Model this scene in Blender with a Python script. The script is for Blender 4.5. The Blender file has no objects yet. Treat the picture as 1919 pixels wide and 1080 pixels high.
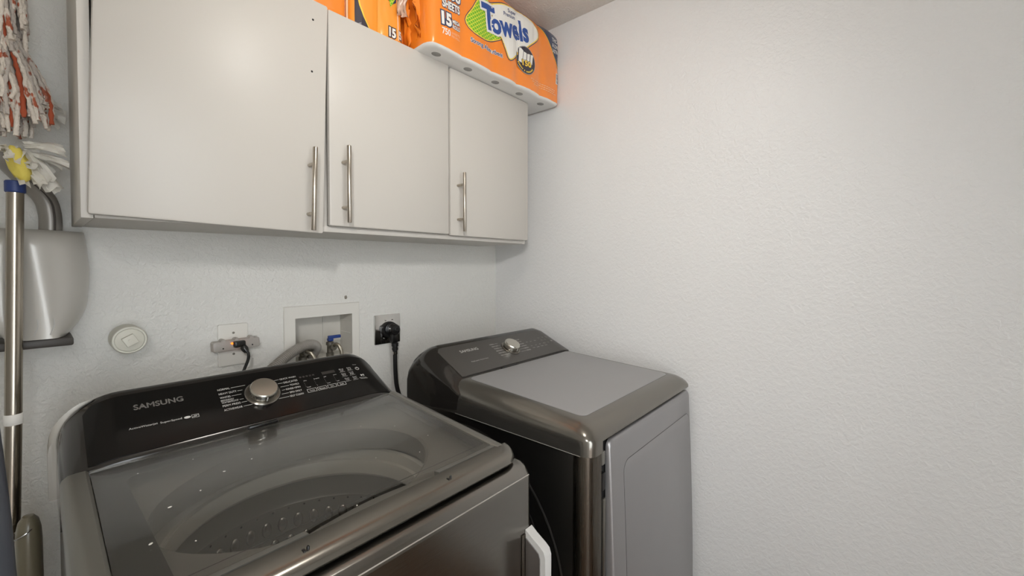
import bpy, bmesh, math, random
from mathutils import Vector, Matrix, noise

# ------------------------------------------------------------------ camera, light, exposure
scn = bpy.context.scene
C = scn.collection
random.seed(7)
cam_d = bpy.data.cameras.new('camera'); cam = bpy.data.objects.new('camera', cam_d); C.objects.link(cam)
cam.location = (-1.5587, -1.474, 1.3731)
cam.rotation_euler = (math.pi/2 - .0223, 0, -.8522)
cam_d.sensor_width = 36; cam_d.lens = 784.85/1919*36
cam_d.shift_y = -24.6/1919; cam_d.clip_start = .01
scn.camera = cam

world = bpy.data.worlds.new('world'); scn.world = world; world.use_nodes = True
world.node_tree.nodes['Background'].inputs[0].default_value = (.90, .955, 1, 1)
world.node_tree.nodes['Background'].inputs[1].default_value = 5.0

def lamp(name, kind, loc, energy, color, size=None, rot=None, **kw):
    d = bpy.data.lights.new(name, kind); o = bpy.data.objects.new(name, d); C.objects.link(o)
    o.location = loc; d.energy = energy; d.color = color
    if kind == 'AREA': d.shape = 'DISK'; d.size = size
    elif size: d.shadow_soft_size = size
    if rot: o.rotation_euler = rot
    return o
# ceiling lamp bulb (the fixture is built further down) and the photographer's flash above the camera
lamp('ceiling_bulb', 'POINT', (-1.02, -1.0, 2.23), 6.0, (1, .975, .94), .11)
fl = lamp('camera_flash', 'SPOT', (-1.93, -1.79, 1.91), 46, (1, .99, .98), .07)
fl.data.spot_size = math.radians(78); fl.data.spot_blend = 1.0
fl.rotation_euler = (Vector((-.05, -.22, 1.25)) - fl.location).to_track_quat('-Z', 'Y').to_euler()

vs = scn.view_settings
vs.view_transform = 'Standard'; vs.look = 'None'; vs.gamma = 1; vs.use_curve_mapping = False
vs.exposure = 0.24

# ------------------------------------------------------------------ materials
def lin(c):
    def f(v):
        v /= 255.
        return v/12.92 if v <= .04045 else ((v+.055)/1.055)**2.4
    return tuple(f(v) for v in c) + (1,)

class NT:
    def __init__(s, name):
        s.m = bpy.data.materials.new(name); s.m.use_nodes = True
        s.t = s.m.node_tree; s.b = s.t.nodes['Principled BSDF']; s.out = s.t.nodes['Material Output']
    def n(s, kind, **kw):
        x = s.t.nodes.new(kind)
        for k, v in kw.items():
            if k in x.inputs: x.inputs[k].default_value = v
            else: setattr(x, k, v)
        return x
    def l(s, a, b): s.t.links.new(a, b)
    def coord(s, scale=(1, 1, 1), rot=(0, 0, 0)):
        tc = s.n('ShaderNodeTexCoord'); mp = s.n('ShaderNodeMapping')
        mp.inputs['Scale'].default_value = scale; mp.inputs['Rotation'].default_value = rot
        s.l(tc.outputs['Object'], mp.inputs['Vector']); return mp.outputs['Vector']

def mat(name, col, rough=.5, metal=0., bump=0., bscale=50., bdist=.002, coat=0., spec=.5, var=0., vscale=6., stretch=(1, 1, 1), rvar=0., **kw):
    N = NT(name); b = N.b
    b.inputs['Base Color'].default_value = lin(col); b.inputs['Roughness'].default_value = rough
    b.inputs['Metallic'].default_value = metal; b.inputs['Coat Weight'].default_value = coat
    b.inputs['Coat Roughness'].default_value = .08; b.inputs['Specular IOR Level'].default_value = spec
    for k, v in kw.items(): b.inputs[k.replace('_', ' ')].default_value = v
    if bump or var or rvar:
        vec = N.coord(stretch)
    if bump:
        nz = N.n('ShaderNodeTexNoise', Scale=bscale, Detail=4.); N.l(vec, nz.inputs['Vector'])
        bp = N.n('ShaderNodeBump', Strength=bump, Distance=bdist); N.l(nz.outputs[0], bp.inputs['Height']); N.l(bp.outputs[0], b.inputs['Normal'])
    if var:
        nz = N.n('ShaderNodeTexNoise', Scale=vscale, Detail=3.); N.l(vec, nz.inputs['Vector'])
        hs = N.n('ShaderNodeMix', data_type='RGBA'); c = lin(col)
        hs.inputs[6].default_value = tuple(x*(1-var) for x in c[:3]) + (1,); hs.inputs[7].default_value = tuple(min(1, x*(1+var)) for x in c[:3]) + (1,)
        N.l(nz.outputs[0], hs.inputs[0]); N.l(hs.outputs[2], b.inputs['Base Color'])
    if rvar:
        nz = N.n('ShaderNodeTexNoise', Scale=vscale*1.7, Detail=5.); N.l(vec, nz.inputs['Vector'])
        mr = N.n('ShaderNodeMapRange'); mr.inputs[3].default_value = max(.02, rough-rvar); mr.inputs[4].default_value = rough+rvar
        N.l(nz.outputs[0], mr.inputs[0]); N.l(mr.outputs[0], b.inputs['Roughness'])
    return N.m

def wall_mat(name, col, strength, s1=60., s2=150., dist=.004, patches=False, rough=.44):
    """painted orange-peel / knock-down texture"""
    N = NT(name); b = N.b
    b.inputs['Roughness'].default_value = rough; b.inputs['Specular IOR Level'].default_value = .45
    vec = N.coord()
    n1 = N.n('ShaderNodeTexNoise', Scale=s1, Detail=3., Roughness=.55, Distortion=.6); N.l(vec, n1.inputs['Vector'])
    n2 = N.n('ShaderNodeTexNoise', Scale=s2, Detail=2.); N.l(vec, n2.inputs['Vector'])
    rp = N.n('ShaderNodeValToRGB'); rp.color_ramp.elements[0].position = .40; rp.color_ramp.elements[1].position = .62
    N.l(n1.outputs[0], rp.inputs[0])
    ad = N.n('ShaderNodeMath', operation='MULTIPLY_ADD'); N.l(n2.outputs[0], ad.inputs[0]); ad.inputs[1].default_value = .35; N.l(rp.outputs[0], ad.inputs[2])
    bp = N.n('ShaderNodeBump', Strength=strength, Distance=dist); N.l(ad.outputs[0], bp.inputs['Height']); N.l(bp.outputs[0], b.inputs['Normal'])
    c = lin(col)
    n3 = N.n('ShaderNodeTexNoise', Scale=2.3, Detail=2.); N.l(N.coord((1, 1, .35)), n3.inputs['Vector'])
    mx = N.n('ShaderNodeMix', data_type='RGBA')
    mx.inputs[6].default_value = tuple(x*.965 for x in c[:3]) + (1,); mx.inputs[7].default_value = tuple(min(1, x*1.03) for x in c[:3]) + (1,)
    N.l(n3.outputs[0], mx.inputs[0]); N.l(mx.outputs[2], b.inputs['Base Color'])
    return N.m

def glass_mat(name, tint, rough=.03, ior=1.5, grey=None):
    N = NT(name); t = N.t; t.nodes.remove(N.b)
    tr = N.n('ShaderNodeBsdfTransparent'); tr.inputs[0].default_value = tint
    gl = N.n('ShaderNodeBsdfGlossy'); gl.inputs['Roughness'].default_value = rough; gl.inputs[0].default_value = (1, 1, 1, 1)
    lw = N.n('ShaderNodeLayerWeight'); lw.inputs[0].default_value = .5          # Schlick, the same from both sides of the pane
    pw_ = N.n('ShaderNodeMath', operation='POWER'); N.l(lw.outputs['Facing'], pw_.inputs[0]); pw_.inputs[1].default_value = 5.
    fr = N.n('ShaderNodeMath', operation='MULTIPLY_ADD'); N.l(pw_.outputs[0], fr.inputs[0]); fr.inputs[1].default_value = .95; fr.inputs[2].default_value = .045
    mx = N.n('ShaderNodeMixShader'); N.l(fr.outputs[0], mx.inputs[0]); N.l(tr.outputs[0], mx.inputs[1]); N.l(gl.outputs[0], mx.inputs[2])
    last = mx.outputs[0]
    if grey:
        df = N.n('ShaderNodeBsdfDiffuse'); df.inputs[0].default_value = grey[1]
        m2 = N.n('ShaderNodeMixShader'); m2.inputs[0].default_value = grey[0]; N.l(last, m2.inputs[1]); N.l(df.outputs[0], m2.inputs[2]); last = m2.outputs[0]
    N.l(last, N.out.inputs[0]); return N.m

def emit_mat(name, col, s):
    N = NT(name); N.b.inputs['Emission Color'].default_value = lin(col); N.b.inputs['Emission Strength'].default_value = s
    N.b.inputs['Base Color'].default_value = lin(col); return N.m

def brushed(name, col, rough=.3, stretch=(1, 40, 40), metal=1., scale=30., strength=.12, coat=0.):
    return mat(name, col, rough, metal, bump=strength, bscale=scale, bdist=.001, stretch=stretch, coat=coat, rvar=.06, vscale=4.)

def lattice_mat(name, a, b_):
    N = NT(name)
    tc = N.n('ShaderNodeTexCoord'); sx = N.n('ShaderNodeSeparateXYZ'); N.l(tc.outputs['Object'], sx.inputs[0])
    def line(sgn):
        m = N.n('ShaderNodeMath', operation='MULTIPLY'); N.l(sx.outputs['Z'], m.inputs[0]); m.inputs[1].default_value = sgn*1.25
        ad = N.n('ShaderNodeMath', operation='ADD'); N.l(sx.outputs['X'], ad.inputs[0]); N.l(m.outputs[0], ad.inputs[1])
        mu = N.n('ShaderNodeMath', operation='MULTIPLY'); N.l(ad.outputs[0], mu.inputs[0]); mu.inputs[1].default_value = 58.
        fr = N.n('ShaderNodeMath', operation='FRACT'); N.l(mu.outputs[0], fr.inputs[0])
        lt = N.n('ShaderNodeMath', operation='LESS_THAN'); N.l(fr.outputs[0], lt.inputs[0]); lt.inputs[1].default_value = .25
        return lt.outputs[0]
    mxm = N.n('ShaderNodeMath', operation='MAXIMUM'); N.l(line(1), mxm.inputs[0]); N.l(line(-1), mxm.inputs[1])
    mx = N.n('ShaderNodeMix', data_type='RGBA'); mx.inputs[6].default_value = lin(a); mx.inputs[7].default_value = lin(b_)
    N.l(mxm.outputs[0], mx.inputs[0]); N.l(mx.outputs[2], N.b.inputs['Base Color']); N.b.inputs['Roughness'].default_value = .35
    return N.m

def planks_mat(name):
    N = NT(name); vec = N.coord((1, 1, 1))
    br = N.n('ShaderNodeTexBrick', Scale=1.); br.inputs['Color1'].default_value = lin((140, 112, 88)); br.inputs['Color2'].default_value = lin((118, 92, 72)); br.inputs['Mortar'].default_value = lin((70, 48, 32))
    br.inputs['Brick Width'].default_value = 1.1; br.inputs['Row Height'].default_value = .16; br.inputs['Mortar Size'].default_value = .004
    N.l(vec, br.inputs['Vector']); N.l(br.outputs[0], N.b.inputs['Base Color']); N.b.inputs['Roughness'].default_value = .4
    return N.m

def cord_mat(name, col, red):
    N = NT(name); vec = N.coord((1, 1, .45))
    n1 = N.n('ShaderNodeTexNoise', Scale=75., Detail=2.); N.l(vec, n1.inputs['Vector'])
    rp = N.n('ShaderNodeValToRGB'); e = rp.color_ramp.elements; e[0].position = .60; e[0].color = lin(col); e[1].position = .66; e[1].color = lin(red)
    N.l(n1.outputs[0], rp.inputs[0]); N.l(rp.outputs[0], N.b.inputs['Base Color']); N.b.inputs['Roughness'].default_value = .9
    n2 = N.n('ShaderNodeTexNoise', Scale=190., Detail=3.); N.l(N.coord(), n2.inputs['Vector'])
    bp = N.n('ShaderNodeBump', Strength=.9, Distance=.004); N.l(n2.outputs[0], bp.inputs['Height']); N.l(bp.outputs[0], N.b.inputs['Normal'])
    return N.m

M = dict(
    wall_r=wall_mat('wall_paint_right', (225, 224, 222), .26, 70, 190, .003, rough=.36),
    wall_b=wall_mat('wall_paint_back', (222, 220, 214), .34, 75, 190, .0035),
    ceil=wall_mat('ceiling_texture', (222, 218, 211), .55, 120, 300, .005, rough=.9),
    floor=planks_mat('wood_floor'),
    trim=mat('white_trim', (225, 223, 218), .4),
    cab=mat('white_laminate', (196, 191, 183), .38, spec=.4, var=.012, vscale=3.),
    cab_in=mat('white_melamine', (205, 200, 192), .5),
    hole=mat('dark_hole', (28, 24, 22), .8),
    nickel=brushed('brushed_nickel', (178, 170, 158), .28, (60, 60, 1)),
    steel_dk=brushed('black_stainless', (104, 101, 98), .36, (1, 30, 30), scale=24., strength=.05),
    steel_fr=brushed('black_stainless_brushed_front', (138, 135, 130), .20, (1.5, 60, 60), scale=26., strength=.07),
    steel_col=brushed('brushed_black_stainless_corner', (104, 98, 90), .28, (60, 60, 1.2), scale=20., strength=.08),
    rail=mat('grey_metallic_plastic', (128, 124, 117), .20, .85, rvar=.05, vscale=5.),
    railtop=mat('grey_satin_plastic', (128, 125, 118), .32, .55, rvar=.05, vscale=5.),
    console=mat('dark_gloss_plastic', (44, 41, 38), .16, .35, coat=.5, rvar=.04),
    panel=mat('black_glass_panel', (16, 15, 14), .14, 0., coat=.0, spec=.35, rvar=.04, vscale=8.),
    dpanel=mat('dark_grey_panel', (86, 83, 79), .33, .35, rvar=.04, vscale=8.),
    dtop=mat('grey_metal_top', (168, 167, 167), .42, .45, rvar=.03, vscale=3., bump=.03, bscale=300.),
    ddoor=brushed('dryer_door_steel', (162, 160, 160), .42, (1, 1, 1), metal=.7, scale=160., strength=.04),
    black=mat('black_rubber', (20, 19, 18), .45),
    blackgloss=mat('black_plastic', (24, 23, 22), .28),
    void=mat('dark_cavity', (10, 9, 9), .7),
    white_print=mat('white_print', (205, 203, 198), .5),
    grey_print=mat('grey_print', (150, 147, 142), .4, .3),
    dim_print=mat('unlit_display', (48, 44, 41), .4),
    knob=brushed('knob_brushed_metal', (206, 202, 192), .26, (1, 1, 1), scale=90., strength=.05),
    chrome=mat('chrome', (190, 188, 184), .12, 1.),
    lid_glass=glass_mat('tinted_lid_glass', (.90, .89, .87, 1), .05, 1.5, grey=(.075, (.30, .29, .27, 1))),
    shell=mat('console_back_reflection', (176, 171, 162), .4, .3),  # lighter grey paints the wall's reflection onto the console's rear side
    edge=mat('worn_bright_edge', (205, 202, 196), .3, .8),
    lid_border=mat('lid_border_print', (15, 14, 13), .3),
    deck=mat('tub_deck_plastic', (112, 109, 103), .45),
    ring=mat('balance_ring_plastic', (176, 173, 166), .38),
    drum=mat('drum_steel', (150, 147, 141), .32, .8, bump=.05, bscale=240.),
    dimple=mat('drum_dimple_steel', (170, 167, 160), .22, .9),
    lint=mat('white_lint', (235, 232, 225), .8),
    plate=mat('ivory_plate', (222, 219, 211), .4),
    pvc=mat('white_pvc', (212, 209, 196), .45, bump=.06, bscale=60.),
    boxpl=mat('white_box_plastic', (220, 217, 209), .45),
    boxin=mat('box_interior', (206, 202, 193), .6, var=.06, vscale=20.),
    hose=mat('grey_corrugated_hose', (148, 143, 136), .45),
    braid=brushed('braided_steel', (172, 165, 150), .35, (300, 300, 300), scale=3., strength=.4),
    brass=mat('dull_brass_valve', (128, 124, 114), .45, .8),
    blue=mat('blue_lever', (36, 62, 130), .4),
    adapter=mat('frosted_plastic', (205, 200, 193), .30, Transmission_Weight=.35, Alpha=.82),
    led=emit_mat('orange_neon', (255, 112, 24), 2.2),
    orange=mat('orange_film', (244, 136, 40), .24, coat=.6, bump=.4, bscale=16., bdist=.006),
    orange2=mat('orange_film_light', (248, 160, 58), .26, coat=.6, bump=.3, bscale=16., bdist=.006),
    whitefilm=mat('white_tissue_under_film', (226, 224, 220), .45, bump=.4, bscale=22., bdist=.006, coat=.3),
    clearfilm=mat('milky_film', (240, 206, 180), .25, coat=.6, Alpha=.55, bump=.4, bscale=30., bdist=.004),
    p_white=mat('print_white', (232, 229, 222), .35, coat=.2), p_navy=mat('print_navy', (52, 64, 112), .35, coat=.2),
    p_blue=mat('print_blue', (42, 78, 150), .35, coat=.2), p_dark=mat('print_dark', (52, 46, 58), .35, coat=.2), p_corner=mat('print_slate_navy', (58, 66, 92), .35, coat=.2),
    p_yel=mat('print_yellow', (246, 206, 70), .35), p_green=lattice_mat('print_green_lattice', (104, 176, 40), (206, 214, 70)), p_green2=mat('print_green', (84, 160, 50), .35),
    p_core=mat('cardboard_core', (150, 148, 144), .8, var=.2, vscale=60.), p_pale=mat('print_pale', (236, 190, 150), .4), p_grey=mat('print_grey', (150, 148, 146), .5),
    mop=cord_mat('cotton_cord', (222, 211, 197), (172, 92, 64)),
    mop_gr=cord_mat('grey_cotton_cord', (186, 176, 166), (150, 84, 62)),
    mop_red=mat('rust_red_yarn', (176, 84, 54), .9, bump=.5, bscale=160.),
    strip=mat('white_cloth_strip', (236, 231, 220), .6, bump=.3, bscale=120., bdist=.002, Alpha=.80),
    yellow=mat('yellow_sponge', (226, 206, 96), .75, bump=.5, bscale=110., bdist=.003),
    pole=mat('steel_pole', (168, 160, 148), .20, 1., rvar=.08, vscale=20.),
    bluecap=mat('navy_collar', (44, 62, 116), .45),
    tape=mat('white_tape', (236, 233, 226), .5),
    pan=mat('silver_grey_plastic', (196, 192, 184), .30, .12, coat=.3),
    pandark=mat('dark_rubber_lip', (62, 57, 52), .45),
    panmid=mat('grey_plastic_handle', (140, 135, 128), .35, .3),
    slate=mat('slate_plastic_pole', (60, 62, 68), .35),
    olive=mat('smoky_olive_plastic', (120, 112, 92), .3, coat=.3, bump=.1, bscale=60.),
    holder=mat('pale_grey_plastic', (196, 194, 190), .35), holdin=brushed('holder_metal', (170, 168, 168), .35, (60, 60, 6)),
    diffuser=emit_mat('lamp_diffuser', (255, 244, 228), 1.2),
    door_grey=mat('painted_door', (222, 220, 214), .45),
)

# ------------------------------------------------------------------ mesh helpers
def root_of(o):
    while o.parent: o = o.parent
    return o

def link(name, me, m, parent=None, smooth=True, angle=35):
    o = bpy.data.objects.new(name, me); C.objects.link(o)
    if m is not None and len(me.materials) == 0: me.materials.append(M[m] if isinstance(m, str) else m)
    if smooth:
        for p in me.polygons: p.use_smooth = True
        try: me.set_sharp_from_angle(angle=math.radians(angle))
        except Exception: pass
    if parent:
        o.parent = parent
        me.transform(Matrix.Translation(-root_of(parent).location))
    return o

def obj(name, bm, m, parent=None, smooth=True, angle=35):
    me = bpy.data.meshes.new(name); bmesh.ops.recalc_face_normals(bm, faces=bm.faces[:]); bm.to_mesh(me); bm.free()
    return link(name, me, m, parent, smooth, angle)

def thing(name, loc, label, cat, group=None):
    o = bpy.data.objects.new(name, None); C.objects.link(o); o.location = loc
    o.empty_display_size = .05
    return tag(o, label, cat, group)

def tag(o, label, cat, group=None):
    o['label'] = label; o['category'] = cat
    if group: o['group'] = group
    return o

def struct(name, bm, m):
    o = obj(name, bm, m, smooth=False); o['kind'] = 'structure'; return o

def bx(bm, x0, x1, y0, y1, z0, z1):
    r = bmesh.ops.create_cube(bm, size=1)
    for v in r['verts']:
        v.co = Vector(((x0+x1)/2+v.co.x*(x1-x0), (y0+y1)/2+v.co.y*(y1-y0), (z0+z1)/2+v.co.z*(z1-z0)))
    return r['verts']

def box(x0, x1, y0, y1, z0, z1, r=0., seg=2, pick=None):
    bm = bmesh.new(); bx(bm, x0, x1, y0, y1, z0, z1)
    if r:
        es = [e for e in bm.edges if pick is None or pick((e.verts[0].co+e.verts[1].co)/2)]
        bmesh.ops.bevel(bm, geom=es, offset=r, segments=seg, affect='EDGES', profile=.5)
    return bm

def loft(rings, closed=True, caps=True):
    bm = bmesh.new(); R = [[bm.verts.new(p) for p in r] for r in rings]
    n = len(R[0])
    for a, b in zip(R, R[1:]):
        for i in range(n if closed else n-1):
            j = (i+1) % n
            try: bm.faces.new((a[i], a[j], b[j], b[i]))
            except ValueError: pass
    if caps and closed:
        bm.faces.new(R[0][::-1]); bm.faces.new(R[-1])
    return bm

def lathe(prof, n=32, mtx=Matrix.Identity(4), caps=True):
    """profile (r, h) turned about local z"""
    rings = []
    for r, h in prof:
        rings.append([mtx @ Vector((max(r, 1e-5)*math.cos(2*math.pi*i/n), max(r, 1e-5)*math.sin(2*math.pi*i/n), h)) for i in range(n)])
    return loft(rings, True, caps)

def frame(origin, zdir, xdir=None):
    z = Vector(zdir).normalized(); x = Vector(xdir) if xdir else (Vector((1, 0, 0)) if abs(z.x) < .9 else Vector((0, 1, 0)))
    x = (x - z*x.dot(z)).normalized(); y = z.cross(x)
    m = Matrix((x, y, z)).transposed().to_4x4(); m.translation = Vector(origin); return m

def spline(pts, n):
    P = [Vector(p) for p in pts]; out = []
    P = [P[0]*2-P[1]] + P + [P[-1]*2-P[-2]]
    k = len(P)-3
    for i in range(n+1):
        t = i/n*k; j = min(int(t), k-1); u = t-j
        a, b, c, d = P[j:j+4]
        out.append(.5*((2*b)+(c-a)*u+(2*a-5*b+4*c-d)*u*u+(3*b-a-3*c+d)*u**3))
    return out

def tube(pts, r, n=10, caps=True, flat=1., fx=None):
    rings = []; prev = None
    for i, p in enumerate(pts):
        t = (pts[min(i+1, len(pts)-1)]-pts[max(i-1, 0)]).normalized()
        if prev is None:
            prev = Vector(fx) if fx else (Vector((0, 1, 0)) if abs(t.y) < .9 else Vector((1, 0, 0)))
        x = (prev-t*prev.dot(t)).normalized(); prev = x; y = t.cross(x)
        rr = r(i/(len(pts)-1)) if callable(r) else r
        rings.append([p+x*rr*math.cos(2*math.pi*k/n)+y*rr*flat*math.sin(2*math.pi*k/n) for k in range(n)])
    return loft(rings, True, caps)

def rrect(w, h, r, k=5):
    """rounded rectangle outline, centred, ccw"""
    o = []
    for cx, cy, a0 in ((w/2-r, h/2-r, 0), (-w/2+r, h/2-r, 90), (-w/2+r, -h/2+r, 180), (w/2-r, -h/2+r, 270)):
        for i in range(k+1):
            a = math.radians(a0+90*i/k); o.append((cx+r*math.cos(a), cy+r*math.sin(a)))
    return o

def prism(outline, mtx, t, bev=0.):
    """outline (x,y) extruded to local z = t with a small edge bevel, placed by mtx"""
    cx = sum(p[0] for p in outline)/len(outline); cy = sum(p[1] for p in outline)/len(outline)
    w = max(p[0] for p in outline)-min(p[0] for p in outline); h = max(p[1] for p in outline)-min(p[1] for p in outline)
    def ring(ins, z):
        sx, sy = 1-2*ins/w, 1-2*ins/h
        return [mtx @ Vector((cx+(p[0]-cx)*sx, cy+(p[1]-cy)*sy, z)) for p in outline]
    if bev: return loft([ring(0, 0), ring(0, t-bev), ring(bev*.3, t-bev*.3), ring(bev, t)])
    return loft([ring(0, 0), ring(0, t)])

def join(*bms):
    a = bms[0]
    for b in bms[1:]:
        me = bpy.data.meshes.new('tmp'); b.to_mesh(me); a.from_mesh(me); bpy.data.meshes.remove(me); b.free()
    return a

_tc = {}
def text2d(s, size, off=0., align='LEFT', shear=0., space=1.):
    key = (s, size, off, align, shear, space)
    if key not in _tc:
        cu = bpy.data.curves.new('t', 'FONT'); cu.body = s; cu.size = size; cu.offset = off; cu.align_x = align; cu.shear = shear; cu.resolution_u = 3; cu.space_character = space
        o = bpy.data.objects.new('t', cu); C.objects.link(o)
        bpy.context.view_layer.update()
        me = bpy.data.meshes.new_from_object(o.evaluated_get(bpy.context.evaluated_depsgraph_get()))
        bpy.data.objects.remove(o); bpy.data.curves.remove(cu); _tc[key] = me
    bm = bmesh.new(); bm.from_mesh(_tc[key]); bm.faces.ensure_lookup_table()
    return bm

def fit_w(bm, width=None, height=None, xscale=None):
    xs = [v.co.x for v in bm.verts]; ys = [v.co.y for v in bm.verts]
    x0, y0 = min(xs), min(ys); w = max(xs)-x0; h = max(ys)-y0
    sx = (width/w) if width else (height/h); sy = (height/h) if height else sx
    for v in bm.verts: v.co.x = (v.co.x-x0)*sx; v.co.y = (v.co.y-y0)*sy
    return bm

def poly2d(pts):
    bm = bmesh.new(); bm.faces.new([bm.verts.new((p[0], p[1], 0)) for p in pts]); return bm

def rect2d(x0, x1, y0, y1): return poly2d(((x0, y0), (x1, y0), (x1, y1), (x0, y1)))

def cut2d(bm, step):
    bmesh.ops.triangulate(bm, faces=bm.faces[:])
    for ax in (0, 1):
        lo = min(v.co[ax] for v in bm.verts); hi = max(v.co[ax] for v in bm.verts)
        q = math.ceil(lo/step)*step
        while q < hi:
            co = Vector((0, 0, 0)); co[ax] = q; no = Vector((0, 0, 0)); no[ax] = 1
            bmesh.ops.bisect_plane(bm, geom=bm.verts[:]+bm.edges[:]+bm.faces[:], plane_co=co, plane_no=no); q += step
    return bm

def map2d(bm, fn):
    for v in bm.verts: v.co = Vector(fn(v.co.x, v.co.y))
    return bm

def place2d(bm, x, y, rot=0.):
    c, s = math.cos(rot), math.sin(rot)
    for v in bm.verts: v.co = Vector((x+v.co.x*c-v.co.y*s, y+v.co.x*s+v.co.y*c, 0))
    return bm

# ------------------------------------------------------------------ the room
XL, YF, H = -2.02, -2.65, 2.44
# back wall with the recess of the washer box cut out
hx0, hx1, hz0, hz1 = -.984, -.783, 1.046, 1.195
bm = bmesh.new()
for a in ((XL-.1, hx0-.003, 0, H), (hx1+.003, .1, 0, H), (hx0-.003, hx1+.003, 0, hz0-.003), (hx0-.003, hx1+.003, hz1+.003, H)):
    bx(bm, a[0], a[1], 0, .11, a[2], a[3])
bmesh.ops.remove_doubles(bm, verts=bm.verts[:], dist=1e-5)
wall_back = struct('wall_back', bm, 'wall_b')
struct('wall_right', box(0, .1, YF, 0, 0, H), 'wall_r')
struct('wall_left', box(XL-.1, XL, YF, 0, 0, H), 'wall_b')
bm = bmesh.new()
for a in ((XL-.1, -1.96, 0, H), (-1.16, .1, 0, H), (-1.96, -1.16, 2.06, H)): bx(bm, a[0], a[1], YF-.1, YF, a[2], a[3])  # unseen door opening, placed to let in fill light from behind
struct('wall_front', bm, 'wall_b')
struct('floor', box(XL-.1, .1, -4.2, .11, -.05, 0), 'floor')
struct('ceiling', box(XL-.1, .1, YF-.1, .11, H, H+.05), 'ceil')
bm = join(box(-2.015, -1.96, YF, YF+.015, 0, 2.06, .004), box(-1.16, -1.08, YF, YF+.015, 0, 2.06, .004), box(-2.015, -1.08, YF, YF+.015, 2.06, 2.14, .004))
struct('trim_1', bm, 'trim')
struct('baseboard_right', box(-.014, 0, YF+.02, -1.02, 0, .09, .004), 'trim')
# chipped plaster above the box
bm = bmesh.new(); c = bm.verts.new((-.803, -.0035, 1.256)); ring = []
for i in range(11):
    a = 2*math.pi*i/11; r = .0062*(.8+.4*random.random()); ring.append(bm.verts.new((-.803+r*math.cos(a), -.0005, 1.256+1.25*r*math.sin(a))))
for i in range(11): bm.faces.new((c, ring[i], ring[(i+1) % 11]))
ch = obj('plaster_chip', bm, mat('crumbled_plaster', (140, 132, 120), .9, bump=.9, bscale=300., bdist=.004, var=.4, vscale=260.), None); ch.parent = wall_back
ch['label'] = 'crumbled plaster hole above the washer box'

# ceiling lamp
t = thing('ceiling_lamp', (-1.02, -1.0, H), 'round white flush ceiling lamp above the machines', 'lamp')
obj('lamp_base', lathe([(.0, H-.001), (.15, H-.001), (.15, H-.02), (.14, H-.03), (0, H-.03)], 40, Matrix.Translation((-1.02, -1.0, 0))), 'trim', t)
obj('lamp_shade', lathe([(.135, H-.03), (.135, H-.045), (.12, H-.07), (.08, H-.088), (0, H-.095)], 40, Matrix.Translation((-1.02, -1.0, 0))), 'diffuser', t)

# ------------------------------------------------------------------ wall cabinet
cx0, cx1, cd, cz0, cz1 = -1.4958, -.1313, .3007, 1.467, 2.078
t = thing('wall_cabinet', (cx0, -cd/2, cz0), 'long white three-door wall cabinet with bar handles hung above the machines', 'cabinet')
T = .018
obj('side_panel', box(cx0, cx0+T, -cd, -.001, cz0, cz1, .001), 'cab_in', t)
obj('side_panel', box(cx1-T, cx1, -cd, -.001, cz0, cz1, .001), 'cab_in', t)
obj('bottom_panel', box(cx0+T+.001, cx1-T, -cd, -.001, cz0+.001, cz0+T, .001), 'cab_in', t)
obj('top_panel', box(cx0+T, cx1-T, -cd, -.001, cz1-T, cz1, .001), 'cab_in', t)
obj('back_panel', box(cx0+T, cx1-T, -.012, -.002, cz0+T, cz1-T), 'cab_in', t)
for x in (-1.016, -.577): obj('divider', box(x-.009, x+.009, -cd+.004, -.012, cz0+T, cz1-T, .001), 'cab_in', t)

def handle(parent, X, yface, z0, z1):
    yb = yface-.037
    bm = lathe([(0, z0), (.0055, z0), (.0062, z0+.001), (.0062, z1-.001), (.0055, z1), (0, z1)], 18, Matrix.Translation((X, yb, 0)))
    for z in (z0+.045, z1-.042):
        bm = join(bm, lathe([(.0046, 0), (.0046, .037)], 14, frame((X, yface, z), (0, -1, 0))))
    return obj('handle', bm, 'nickel', parent)

def door(x0, x1, z0, z1, hx, h0, h1, tilt=0., swing=0.):
    w, h = x1-x0, z1-z0
    bm = box(x0, x1, -.3215, -.3025, z0, z1, .006, 2)
    d = obj('door', bm, 'cab', t)
    hd = handle(d, hx, -.3215, h0, h1)
    parts = [d, hd]
    if tilt:
        for zz in (2.041, 1.903):
            s = lathe([(.0, .0004), (.0028, .0004), (.0028, -.002)], 10, frame((-1.054, -.3215, zz), (0, -1, 0)))
            parts.append(obj('screw_hole', s, 'hole', d))
    piv = Vector((x0, -.3025, z1))-t.location
    mt = Matrix.Translation(piv) @ Matrix.Rotation(swing, 4, 'Z') @ Matrix.Rotation(tilt, 4, 'Y') @ Matrix.Translation(-piv)
    if tilt or swing:
        for p in parts: p.data.transform(mt)
    return d
door(-1.469, -1.014, 1.473, 2.096, -1.056, 1.477, 1.694, tilt=.030, swing=-.02)
door(-1.012, -.579, 1.484, 2.083, -.973, 1.493, 1.708)
door(-.573, -.133, 1.481, 2.078, -.540, 1.495, 1.705)

# ------------------------------------------------------------------ console shared by both machines
def console(root, X0, X1, prof, rr, drop, zb, ztop, m):
    def st(x):
        d = min(x-X0, X1-x)
        e = 0 if d >= rr else drop*(1-math.sqrt(max(0, 1-((rr-d)/rr)**2)))
        return e
    def pt(x, y, z):
        w = min(1, max(0, (z-zb)/(ztop-zb))); return Vector((x, y, z-st(x)*w))
    xs = [X0+rr*(1-math.cos(math.pi/2*i/12)) for i in range(13)] + [X0+rr+(X1-X0-2*rr)*i/6 for i in range(1, 6)] + [X1-rr*(1-math.cos(math.pi/2*(12-i)/12)) for i in range(13)]
    o = obj('console', loft([[pt(x, y, z) for y, z in prof] for x in xs]), m, root, angle=28)
    return o, pt

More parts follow.
